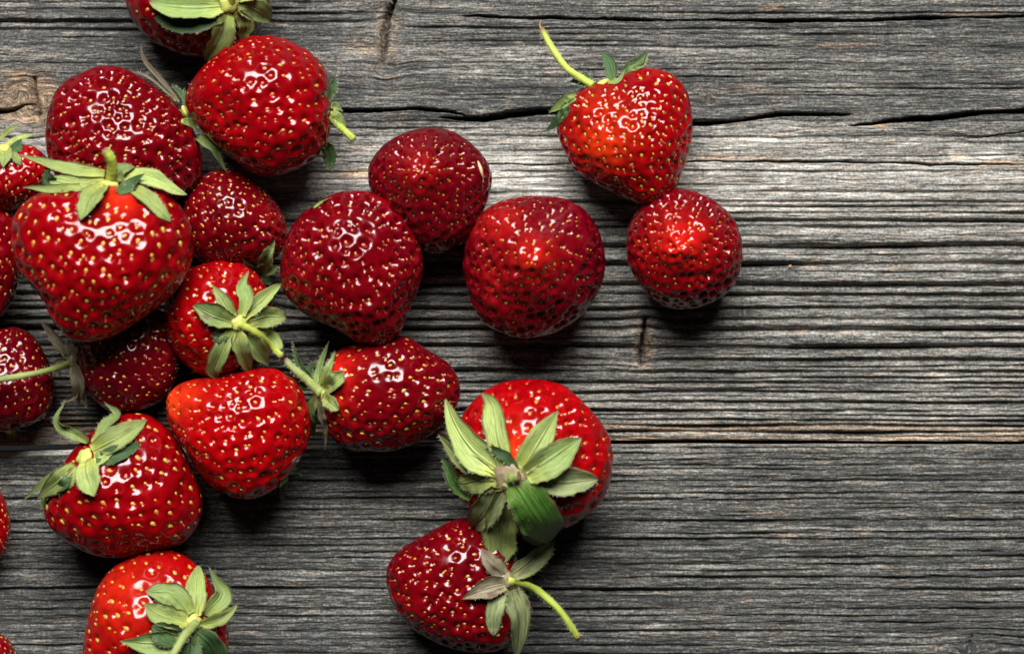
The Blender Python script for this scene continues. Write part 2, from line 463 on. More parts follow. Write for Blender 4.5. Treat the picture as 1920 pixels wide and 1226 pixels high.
def wood_fields(x, y, plank):
    """height (u), grain coords, pale, warm for points given in sheet coordinates"""
    v = y + 2.6 * vnoise(x / 520, y / 90, 1) + 0.6 * vnoise(x / 120, y / 40, 2)
    if plank == 1:
        v = v + (x - 960) * 0.006 * sstep(560, 820, y) * -1.0
    kn = np.zeros_like(x); h0 = np.zeros_like(x)
    for kx, ky, ax, ay, b in KNOTS:
        dx = (x - kx) / ax; dy = (y - ky) / ay
        e = np.exp(-(dx * dx + dy * dy))
        v = v - b * dy * e * 1.6 + b * 0.5 * np.exp(-(dx * 1.6) ** 2 - (dy * 0.6) ** 2) * vnoise(x / 18, y / 22, 5)
        kn = np.maximum(kn, np.exp(-2 * (dx * dx + dy * dy)))
    h = np.zeros_like(x)
    if plank == 1:
        gl = GROOVES_UP
    else:
        gl = [(g, d * 0.62, 2.0 + 0.1 * d, -999, 9999) for g, d in GROOVES_LOW]
    gs = sorted(g[0] for g in gl)
    for i, (g, d, w, xa, xb) in enumerate(gl):
        j = 1.9 * vnoise(x / 260, np.full_like(x, i * 7.31), 3) + 0.9 * vnoise(x / 46, np.full_like(x, i * 5.17), 4)
        a = np.clip(0.72 + 0.75 * vnoise(x / 260, np.full_like(x, i * 3.7 + 50), 6), 0.06, 1.4)
        if xa > -900 or xb < 9000:
            a = a * sstep(xa - 60, xa + 60, x) * (1 - sstep(xb - 60, xb + 60, x))
        w = w * 1.3; d = d * 1.3
        t = (v - g + j) / w
        m = np.abs(t) < 4
        if not m.any():
            continue
        tt = t[m]
        # steep upper wall (under the ridge above), gentler lower wall
        sh = np.where(tt < 0, np.exp(-np.abs(tt * 1.15) ** 2.2), np.exp(-np.abs(tt * 0.8) ** 1.5))
        h[m] -= d * a[m] * sh * (1 - 0.8 * kn[m])
    # soft swell of each ridge between wide grooves
    if plank == 1:
        big = np.array(sorted(g[0] for g in gl if g[1] >= 9 and g[0] > 370))
        idx = np.clip(np.searchsorted(big, v) - 1, 0, len(big) - 2)
        lo = big[idx]; hi = big[idx + 1]
        t = np.clip((v - lo) / np.maximum(hi - lo, 1), 0, 1)
        h += np.where((v > big[0]) & (v < big[-1]), (4 * t * (1 - t)) * np.minimum(hi - lo, 28) * 0.23, 0)
    amp = 1.0 if plank == 1 else 1.25
    smooth_zone = (1 - sstep(330, 385, y)) if plank == 1 else np.zeros_like(x)
    h += amp * (2.4 * vnoise(x / 330, v / 22, 2) + 1.6 * fbm(x / 120, v / 7.0, 0, 2) * (1 - 0.3 * smooth_zone) + 0.9 * fbm(x / 42, v / 3.2, 3, 2))
    h += 0.55 * vnoise(x / 9, v / 2.6, 7)
    # checks: short deep slits along the grain
    sl = vnoise(x / 90, v / 3.4, 5) + 0.35 * vnoise(x / 24, v / 2.5, 6)
    h -= np.clip(sl - 0.62, 0, 1) * (6 if plank == 1 else 9)
    # large cracks
    def smaxdip(h, d, w, depth, mask):
        t = np.abs(d) / np.maximum(w, 0.01)
        return h - depth * mask * np.exp(-t ** 3.2)
    for pts, w, dep in CRACKS_H:
        xa, xb = pts[0][0], pts[-1][0]
        if (plank == 1) != (pts[0][1] < 830):
            continue
        d = polyline_dist(x, y, pts) + 1.6 * vnoise(x / 34, y * 0 + pts[0][1], 2) + 0.8 * vnoise(x / 11, y * 0 + 3, 1)
        f = np.clip((x - xa) / 90, 0, 1) * np.clip((xb - x) / 90, 0, 1)
        ww = w * np.sqrt(f) * (0.72 + 0.4 * vnoise(x / 70, y * 0 + pts[0][1] * 1.3, 4))
        h = smaxdip(h, d, ww, dep, (f > 0) * np.clip(f * 3, 0, 1))
        # lifted lip above the crack
        h += 5.0 * np.exp(-((d + w * 2.2) / (w * 2.0)) ** 2) * np.clip(f * 2, 0, 1) * (w > 4)
    for pts, w, dep in CRACKS_V:
        ya, yb = pts[0][0], pts[-1][0]
        if (plank == 1) != (ya < 830):
            continue
        d = polyline_dist(y, x, pts) + 1.5 * vnoise(y / 14, y * 0 + 7, 3)
        f = np.clip((y - ya) / 26 + (0.4 if ya == 0 else 0), 0, 1) * np.clip((yb - y) / 26, 0, 1)
        h = smaxdip(h, d, w * np.sqrt(f), dep, (f > 0) * np.clip(f * 3, 0, 1))
    # colour zones of the boards
    if plank == 1:
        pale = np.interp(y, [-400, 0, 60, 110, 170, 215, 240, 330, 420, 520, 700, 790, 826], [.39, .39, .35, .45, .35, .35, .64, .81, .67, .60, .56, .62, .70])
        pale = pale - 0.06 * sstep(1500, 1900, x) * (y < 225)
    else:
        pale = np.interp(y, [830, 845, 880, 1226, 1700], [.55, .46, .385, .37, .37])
    warm = np.zeros_like(x) + (0.0 if plank == 1 else 0.02)
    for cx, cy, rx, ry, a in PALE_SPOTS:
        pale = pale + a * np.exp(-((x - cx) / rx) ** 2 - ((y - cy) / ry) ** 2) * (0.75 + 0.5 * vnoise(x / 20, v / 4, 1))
    for cx, cy, rx, ry, a in WARM_SPOTS:
        e = a * np.exp(-((x - cx) / rx) ** 4 - ((v - cy) / ry) ** 2)
        warm = np.maximum(warm, e); pale = pale + 0.16 * np.minimum(e, 1)
    if plank == 1:
        warm = np.maximum(warm, 0.75 * sstep(775, 800, v) * (0.55 + 0.6 * vnoise(x / 400, v / 7, 3)))
    pale = pale + 0.10 * vnoise(x / 260, v / 46, 4) + 0.07 * vnoise(x / 600, v / 12, 6)
    pale = pale - 0.22 * kn * (np.abs(vnoise(x / 12, y / 9, 2)))
    gr = np.stack([x, v + kn * 6 * vnoise(x / 14, y / 14, 3), np.full_like(x, plank * 37.0)], -1)
    return h, gr, pale, warm


def axis_coords(a, b, step, outer, ostep):
    c = list(np.arange(a, b, step))
    lo = []; x = a; s = step
    while x > outer[0]:
        s = min(s * 1.12, ostep); x -= s; lo.append(x)
    hi = []; x = c[-1]; s = step
    while x < outer[1]:
        s = min(s * 1.12, ostep); x += s; hi.append(x)
    return np.array(lo[::-1] + c + hi)


table = bpy.data.objects.new('table', None)
COL.objects.link(table)
table['label'] = 'weathered grey wooden table boards under the strawberries'
table['kind'] = 'structure'
xs = axis_coords(-20, 1945, 4.4, (-1100, 3020), 60)
GAPX = [-1100, 0, 140, 600, 860, 1300, 1600, 3020]
GAPY = [858, 847, 843, 834, 830.5, 829, 830, 832]
GAPW = [22, 21, 20, 17, 10, 7.5, 7, 7]
for plank in (1, 2):
    if plank == 1:
        r = axis_coords(-8, 826, 1.08, (-900, 820), 40)
        r = np.append(r[r < 825.9], 826.0)
    else:
        r = axis_coords(832, 1236, 1.12, (840, 2100), 40)
    X, Y = np.meshgrid(xs, r)
    edge = np.interp(X, GAPX, GAPY); gw = np.interp(X, GAPX, GAPW)
    if plank == 1:
        Y = Y + (edge - gw / 2 - 826) * sstep(690, 826, Y) + 0.8 * vnoise(X / 60, X * 0, 2) * sstep(800, 826, Y)
    else:
        Y = Y + (edge + gw / 2 - 832) * (1 - sstep(832, 960, Y)) + 0.8 * vnoise(X / 70, X * 0 + 9, 3) * (1 - sstep(832, 850, Y))
    h, gr, pale, warm = wood_fields(X.ravel(), Y.ravel(), plank)
    h = h.reshape(X.shape); H = h - 5.0
    # rounded arris and a sawn side down into the gap
    if plank == 1:
        ed = (edge - gw / 2) - Y
    else:
        ed = Y - (edge + gw / 2)
    H = H - 5.0 * np.exp(-np.abs(ed) / 2.6)
    P3 = np.stack([(X - CX), -(Y - CY), H], -1)
    G3 = gr.reshape(X.shape + (3,)); PA = pale.reshape(X.shape); WA = warm.reshape(X.shape)
    if plank == 1:
        last = P3[-1]; gl_, pl_, wl_ = G3[-1], PA[-1], WA[-1]
    else:
        last = P3[0]; gl_, pl_, wl_ = G3[0], PA[0], WA[0]
    sk = []; sg = []; sp = []; sw = []
    for q, (dz, dy) in enumerate(((-6, 0.0), (-14, 0.6), (-30, 1.0), (-170, 1.5))):
        p = last.copy(); p[:, 2] = last[:, 2] * 0.3 + dz - 3
        if plank == 2:
            bv = np.interp(X[0], [0, 650, 900], [1.0, 1.0, 0.0])
            p[:, 2] += bv * (3.5, 8.0, 8.0, 0.0)[q]
        if plank == 1:
            p[:, 1] += dy
        else:      # the lower board has a pale bevel towards the gap on its left half
            p[:, 1] += np.interp(X[0], [0, 650, 900], [0.6, 0.5, 0.0]) * min(1.0, (q + 1) / 2) + dy * 0.3
        sk.append(p); g2 = gl_.copy(); g2[:, 1] += dz * (-1 if plank == 1 else 1); sg.append(g2)
        sp.append(np.full(len(last), 0.66 if plank == 1 else 1.15)); sw.append(np.full(len(last), 0.25))
    sk, sg, sp, sw = map(np.array, (sk, sg, sp, sw))
    if plank == 1:
        P3 = np.concatenate([P3, sk]); G3 = np.concatenate([G3, sg]); PA = np.concatenate([PA, sp]); WA = np.concatenate([WA, sw])
    else:
        P3 = np.concatenate([sk[::-1], P3]); G3 = np.concatenate([sg[::-1], G3]); PA = np.concatenate([sp[::-1], PA]); WA = np.concatenate([sw[::-1], WA])
    F = grid_faces(P3.shape[0], P3.shape[1])[:, ::-1]
    me = mesh_from('plank', P3.reshape(-1, 3) * S, F)
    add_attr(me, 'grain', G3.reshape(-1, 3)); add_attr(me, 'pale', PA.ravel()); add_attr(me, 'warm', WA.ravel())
    po = link_obj('plank', me, M['wood'], table)
    po['label'] = 'upper wide board with deep horizontal cracks' if plank == 1 else 'darker lower board with fine close grain'
# added pale strip in the gap; its colour imitates light showing through
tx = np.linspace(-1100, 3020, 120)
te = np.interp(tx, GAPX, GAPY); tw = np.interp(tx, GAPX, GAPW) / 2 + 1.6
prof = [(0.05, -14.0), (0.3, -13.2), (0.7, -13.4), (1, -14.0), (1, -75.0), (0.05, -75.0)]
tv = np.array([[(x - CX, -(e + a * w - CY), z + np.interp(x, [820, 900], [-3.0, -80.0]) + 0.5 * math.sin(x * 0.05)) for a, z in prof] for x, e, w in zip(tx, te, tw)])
me = mesh_from('gap_light_strip', tv.reshape(-1, 3) * S, grid_faces(120, 6, True), False)
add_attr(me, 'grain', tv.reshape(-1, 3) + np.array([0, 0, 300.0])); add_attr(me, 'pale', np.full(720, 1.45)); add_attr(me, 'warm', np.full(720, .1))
link_obj('gap_light_strip', me, M['wood'], table)


# ------------------------------------------------------------------ strawberries
def cubesphere(n):
    t = np.tan(np.linspace(-1, 1, n + 1) * math.pi / 4)
    key = {}; V = []; F = []
    A, B = np.meshgrid(t, t)
    one = np.ones_like(A)
    faces = [(A, B, one), (A, -B, -one), (one, A, B), (-one, -A, B), (-A, one, B), (A, -one, B)]
    allv = []; allf = []
    for i, (a, b, c) in enumerate(faces):
        p = np.stack([a, b, c], -1).reshape(-1, 3)
        allv.append(p); allf.append(grid_faces(n + 1, n + 1) + i * (n + 1) ** 2)
    V = np.concatenate(allv); F = np.concatenate(allf)
    q = np.round(V * 1e5).astype(np.int64)
    _, ix, inv = np.unique(q, axis=0, return_index=True, return_inverse=True)
    inv = inv.ravel()
    V = V[ix]; F = inv[F]
    V = V / np.linalg.norm(V, axis=1, keepdims=True)
    return V, F


_CS = {}


def sphere_grid(n):
    if n not in _CS:
        V, F = cubesphere(n)
        el = np.arcsin(np.clip(V[:, 2], -1, 1)); az = np.arctan2(V[:, 1], V[:, 0])
        el = el - 0.38 * np.cos(el)                # more points on the upper side
        # outward orientation
        D = np.stack([np.cos(el) * np.cos(az), np.cos(el) * np.sin(az), np.sin(el)], -1)
        n0 = np.cross(D[F[:, 1]] - D[F[:, 0]], D[F[:, 2]] - D[F[:, 0]])
        flip = (n0 * D[F].mean(1)).sum(1) < 0
        F = F.copy(); F[flip] = F[flip][:, ::-1]
        _CS[n] = (el, az, F)
    return _CS[n]


def vert_normals(V, F):
    n = np.cross(V[F[:, 2]] - V[F[:, 0]], V[F[:, 3]] - V[F[:, 1]])
    N = np.zeros_like(V)
    for c in range(4):
        for a in range(3):
            N[:, a] += np.bincount(F[:, c], n[:, a], len(V))
    return N / np.maximum(np.linalg.norm(N, axis=1, keepdims=True), 1e-12)


def seed_mesh(mat):
    V = []; F = []
    rings = [(-1.0, 0.0), (-0.72, 0.52), (-0.15, 0.74), (0.45, 0.5), (0.85, 0.2)]
    seg = 7
    V.append((-1.0, 0, 0.0))
    for (x, r) in rings[1:]:
        for k in range(seg):
            a = 2 * math.pi * k / seg
            V.append((x, r * math.cos(a), 0.55 * r * math.sin(a) + 0.02))
    V.append((1.08, 0, 0.05))
    for k in range(seg):
        F.append((0, 1 + (k + 1) % seg, 1 + k))
    for rr in range(3):
        for k in range(seg):
            a = 1 + rr * seg + k; b = 1 + rr * seg + (k + 1) % seg
            F.append((a, b, b + seg)); F.append((a, b + seg, a + seg))
    e = len(V) - 1
    for k in range(seg):
        F.append((1 + 3 * seg + k, 1 + 3 * seg + (k + 1) % seg, e))
    me = mesh_from('seed', np.array(V), np.array(F))
    me.materials.append(M[mat])
    return me, np.array(V), np.array(F)


SEED = {k: seed_mesh(k) for k in ('seed', 'seed_red', 'seed_green')}


class Berry:
    pass


def frame_matrix(x, y, z, loc, sc):
    from mathutils import Matrix
    m = Matrix.Identity(4)
    for i in range(3):
        m[i][0] = x[i] * sc[0]; m[i][1] = y[i] * sc[1]; m[i][2] = z[i] * sc[2]; m[i][3] = loc[i]
    return m


def strawberry(label, outline, axis, mat='ripe', dz=0.0, k=0.9, n=64, nseed=360, pit=2.6, seedmat='seed', ssize=5.2,
               bumps=(), unripe=(), shoulder=0.0, hairs=True, bruise=(), dense=1.12, harm=9, tilt=(0, 0), lump=4.2):
    b = Berry()
    pts = np.array(outline, float)
    # vertical size first (rough), then the outline is placed at the widest level
    rough_r = 0.5 * min(np.ptp(pts[:, 0]), np.ptp(pts[:, 1]))
    zc = rough_r * k * 1.05 + dz
    w = unproj(pts[:, 0], pts[:, 1], np.full(len(pts), zc))[:, :2]
    # centroid of the polygon
    x, y = w[:, 0], w[:, 1]; x2, y2 = np.roll(x, -1), np.roll(y, -1)
    cr = x * y2 - x2 * y; A = cr.sum() / 2
    c = np.array([((x + x2) * cr).sum(), ((y + y2) * cr).sum()]) / (6 * A)
    # dense polar samples along a Catmull-Rom through the points
    q = []
    m = len(w)
    for i in range(m):
        p0, p1, p2, p3 = w[i - 1], w[i], w[(i + 1) % m], w[(i + 2) % m]
        for t in np.linspace(0, 1, 9)[:-1]:
            q.append(0.5 * ((2 * p1) + (p2 - p0) * t + (2 * p0 - 5 * p1 + 4 * p2 - p3) * t * t + (3 * p1 - p0 - 3 * p2 + p3) * t ** 3))
    q = np.array(q) - c
    an = np.arctan2(q[:, 1], q[:, 0]); rd = np.hypot(q[:, 0], q[:, 1])
    o = np.argsort(an); an, rd = an[o], rd[o]
    ang = np.linspace(-math.pi, math.pi, 361)[:-1]
    R = np.interp(ang, np.r_[an - 2 * math.pi, an, an + 2 * math.pi], np.r_[rd, rd, rd])
    ft = np.fft.rfft(R); ft[harm + 1:] = 0; R = np.fft.irfft(ft, len(R))
    a0 = R.mean()
    Rf = lambda az: np.interp(az, np.r_[ang, math.pi], np.r_[R, R[0]])
    # inflate: u = h - |p|^2 with h harmonic and u = 0 on the outline
    Z = (R * np.exp(1j * ang)) / a0
    deg = 9
    cols = [np.ones(len(Z))]
    for j in range(1, deg + 1):
        cols += [(Z ** j).real, (Z ** j).imag]
    Am = np.stack(cols, 1)
    coef = np.linalg.lstsq(Am, np.abs(Z) ** 2, rcond=None)[0]

    def ufun(zz):
        r = coef[0] * np.ones(zz.shape)
        pw = np.ones_like(zz)
        for j in range(1, deg + 1):
            pw = pw * zz
            r = r + coef[2 * j - 1] * pw.real + coef[2 * j] * pw.imag
        return r - np.abs(zz) ** 2
    resid = ufun(Z)
    el, az, F = sphere_grid(n)
    rho = np.cos(el)
    Rv = Rf(az)
    zz = rho * Rv * np.exp(1j * az) / a0
    rs = np.interp(az, np.r_[ang, math.pi], np.r_[resid, resid[0]])
    u = np.maximum(ufun(zz) - rs * rho ** 8, (1 - rho ** 2) * 0.05)
    zh = np.sign(np.sin(el)) * np.sqrt(u) * a0 * k
    V = np.stack([rho * Rv * np.cos(az), rho * Rv * np.sin(az), zh], -1)
    V[:, 2] += V[:, 0] * tilt[0] + V[:, 1] * tilt[1]
    up = sstep(-0.1, 0.5, np.sin(el))
    for (bx, by, amp, sg) in bumps:      # local swellings and dents on the upper side
        bw = unproj(bx, by, zc + a0 * 0.7)[:2] - c
        d2 = (V[:, 0] - bw[0]) ** 2 + (V[:, 1] - bw[1]) ** 2
        V[:, 2] += amp * np.exp(-d2 / sg ** 2) * up
    sd = abs(hash(label)) % 100 if False else sum(map(ord, label)) % 97
    edge_keep = 0.35 + 0.65 * sstep(0.15, 0.6, np.abs(np.sin(el)))
    lf = lump * (vnoise(V[:, 0] / 62 + sd, V[:, 1] / 62 + V[:, 2] / 71, 2) + 0.45 * vnoise(V[:, 0] / 29 + sd, V[:, 1] / 29 + V[:, 2] / 31, 3))
    # shallow furrows that run from the calyx to the tip
    axl = np.array([axis[0], -axis[1], axis[2]], float); axl /= np.linalg.norm(axl)
    tq = np.array([0, 0, 1.0]) if abs(axl[2]) < 0.9 else np.array([1.0, 0, 0])
    q1 = np.cross(axl, tq); q1 /= np.linalg.norm(q1); q2 = np.cross(axl, q1)
    mer = np.arctan2(V @ q2, V @ q1)
    lf += lump * 0.7 * np.sin(mer * (3 + sd % 3) + sd) * np.clip(np.hypot(V @ q1, V @ q2) / a0, 0, 1)
    V += (lf * edge_keep)[:, None] * vert_normals(V, F)
    zmin = V[:, 2].min()
    zb = max(dz, 0.0)
    zc = zb - zmin
    N = vert_normals(V, F)
    # seeds: golden-angle lattice about the fruit's own axis
    ax = np.array([axis[0], -axis[1], axis[2]], float); ax /= np.linalg.norm(ax)
    tmp = np.array([0, 0, 1.0]) if abs(ax[2]) < 0.9 else np.array([1.0, 0, 0])
    e1 = np.cross(ax, tmp); e1 /= np.linalg.norm(e1); e2 = np.cross(ax, e1)
    i = np.arange(nseed) + 0.5
    tt = 1 - 2 * (i / nseed) ** dense
    keep = tt > -0.93
    i, tt = i[keep], tt[keep]
    ph = i * 2.399963 + sd
    rr = np.sqrt(1 - tt * tt)
    D = tt[:, None] * ax + (rr * np.cos(ph))[:, None] * e1 + (rr * np.sin(ph))[:, None] * e2
    jit = np.random.default_rng(sd).normal(0, 0.044, D.shape)
    D = D + jit; D /= np.linalg.norm(D, axis=1, keepdims=True)
    Vd = V / np.linalg.norm(V, axis=1, keepdims=True)
    si = np.argmax(D @ Vd.T, axis=1)
    si = np.unique(si)
    SP = V[si]; SN = N[si]
    # distance to nearest seeds -> cushions with pits
    V32 = V.astype(np.float32); S32 = SP.astype(np.float32)
    d2 = np.maximum((V32 ** 2).sum(1)[:, None] + (S32 ** 2).sum(1)[None] - 2 * V32 @ S32.T, 0)
    pt = np.partition(d2, 1, axis=1)
    f1 = np.sqrt(pt[:, 0]); f2 = np.sqrt(pt[:, 1])
    # spacing estimate at each seed
    ds = (S32 ** 2).sum(1)[:, None] + (S32 ** 2).sum(1)[None] - 2 * S32 @ S32.T
    ds = np.sqrt(np.maximum(np.partition(ds, 3, axis=1)[:, 1:4], 0)).mean(1)
    near = d2.argmin(1)
    spc = np.maximum(ds[near], 8)
    lowf = vnoise(V[:, 0] / 70 + sd, V[:, 1] / 70 + V[:, 2] / 70, 5)
    vary = (0.7 + 0.5 * (np.sin(near * 12.9898) * 0.5 + 0.5)) * (1 + 0.35 * lowf)
    rr_ = np.clip(spc * 0.39, 4.5, 11.5)
    pitd = pit * np.clip(spc / 22, 0.5, 1.25) * vary
    disp = -pitd * np.exp(-(f1 / rr_) ** 2.0) * 2.55 + pit * 0.55 * (1 - np.exp(-((f2 - f1) / (0.5 * spc)) ** 2)) * -0.35
    V = V + N * disp[:, None]
    V[:, 2] += zc
    base = np.array([c[0], c[1], zb])
    V[:, :2] += c
    b.V, b.F, b.zc, b.c, b.R = V, F, zc, np.array([c[0], c[1], zc]), a0
    b.base = base
    f = 1 - V[:, 2] / CAMH
    b.img = np.stack([V[:, 0] / f + CX, -V[:, 1] / f + CY], -1)
    b.up = V[:, 2] > zc
    # empty + flesh
    root = bpy.data.objects.new('strawberry', None)
    COL.objects.link(root)
    root.location = base * S
    root.empty_display_size = 0.01
    root['label'] = label; root['category'] = 'strawberry'; root['group'] = 'ripe strawberries on the wooden table'
    b.root = root
    me = mesh_from('flesh', (V - base) * S, F)
    un = np.zeros(len(V))
    for (ux, uy, ur, ua) in unripe:
        un = np.maximum(un, ua * np.exp(-((b.img[:, 0] - ux) ** 2 + (b.img[:, 1] - uy) ** 2) / ur ** 2) * b.up)
    if shoulder:
        dn = Vd @ ax
        un = np.maximum(un, shoulder * sstep(-0.72, -1.0, dn))
    add_attr(me, 'unripe', un)
    brz = np.zeros(len(V))
    for (ux, uy, rx, ry, rot, ua) in bruise:
        dx = b.img[:, 0] - ux; dy = b.img[:, 1] - uy
        cs, sn = math.cos(rot), math.sin(rot)
        brz = np.maximum(brz, ua * np.exp(-((dx * cs + dy * sn) / rx) ** 4 - ((dy * cs - dx * sn) / ry) ** 4) * b.up)
    add_attr(me, 'bruise', brz)
    fl = link_obj('flesh', me, M[mat], root)
    b.flesh = fl
    # seeds
    sme, sv, sf = SEED[seedmat]
    rest_v = []; rest_f = []; cnt = 0
    SPd = SP + np.array([c[0], c[1], zc]) - base
    pd = pitd[si]
    order = np.argsort(-SN[:, 2])
    hv = []; hf = []; hc = 0
    rg = np.random.default_rng(sd + 5)
    for j in order:
        nrm = SN[j]; t = ax - nrm * (ax @ nrm)
        ln = np.linalg.norm(t)
        t = t / ln if ln > 1e-3 else e1
        t = t + rg.normal(0, 0.22, 3); t -= nrm * (t @ nrm); t /= np.linalg.norm(t)
        s2 = np.cross(nrm, t)
        fz = np.clip(ds[j] / 24, 0.62, 1.12) * rg.uniform(0.72, 1.14)
        L = ssize * fz * 0.87
        pos = SPd[j] + nrm * (-pd[j] * 2.55 + 0.26 * L)
        if SN[j, 2] > -0.22:
            o_ = bpy.data.objects.new('seed', sme)
            COL.objects.link(o_); o_.parent = fl
            o_.matrix_local = frame_matrix(t, s2, nrm, pos * S, (L * S, L * S, L * 0.9 * S))
            if hairs and rg.random() < 0.4:
                hl = rg.uniform(5, 10)
                p0 = pos + nrm * 0.25 * L + t * L * 0.7
                dr = nrm * rg.uniform(0.35, 1.0) + t * rg.uniform(0.2, 1.0) + rg.normal(0, 0.35, 3)
                dr /= np.linalg.norm(dr)
                p1 = p0 + dr * hl * 0.55 + nrm * 0.6; p2 = p0 + dr * hl + rg.normal(0, 1.2, 3)
                sd_ = np.cross(dr, nrm + 0.01); sd_ /= np.linalg.norm(sd_)
                wv = 0.2
                hv += [p0 - sd_ * wv, p0 + sd_ * wv, p1 - sd_ * wv * .8, p1 + sd_ * wv * .8, p2]
                hf += [(hc, hc + 1, hc + 3), (hc, hc + 3, hc + 2), (hc + 2, hc + 3, hc + 4)]
                hc += 5
        else:
            m3 = np.stack([t, s2, nrm], 1) * L
            rest_v.append(sv @ m3.T + pos); rest_f.append(sf + cnt); cnt += len(sv)
    if rest_v:
        rm = mesh_from('underside_seeds', np.concatenate(rest_v) * S, np.concatenate(rest_f))
        ro = link_obj('underside_seeds', rm, M[seedmat], fl)
        ro['kind'] = 'stuff'
    if hv:
        hm = mesh_from('seed_hairs', np.array(hv) * S, np.array(hf), False)
        ho = link_obj('seed_hairs', hm, M['style'], fl)
        ho['kind'] = 'stuff'
    return b


def surf_z(b, px, py):
    d = (b.img[:, 0] - px) ** 2 + (b.img[:, 1] - py) ** 2
    d = np.where(b.up, d, 1e12)
    ix = np.argpartition(d, 6)[:6]
    dm = math.sqrt(d[ix].min())
    if dm > 9:
        return b.zc
    return float(np.average(b.V[ix, 2], weights=1 / (d[ix] + 1)))


def spline(pts, n):
    """Catmull-Rom through pts (m,3) -> (n,3)"""
    p = np.array(pts, float)
    p = np.vstack([2 * p[0] - p[1], p, 2 * p[-1] - p[-2]])
    m = len(p) - 3
    out = []
    for t in np.linspace(0, m - 1e-6, n):
        i = int(t); f = t - i
        p0, p1, p2, p3 = p[i:i + 4]
        out.append(0.5 * ((2 * p1) + (p2 - p0) * f + (2 * p0 - 5 * p1 + 4 * p2 - p3) * f * f + (3 * p1 - p0 - 3 * p2 + p3) * f ** 3))
    return np.array(out)


def to_space(b, pts, lift0=0.0):
    r = []
    for p in pts:
        z = surf_z(b, p[0], p[1]) + p[2] + lift0
        r.append(unproj(p[0], p[1], z))
    return np.array(r)


HAIRS = {}


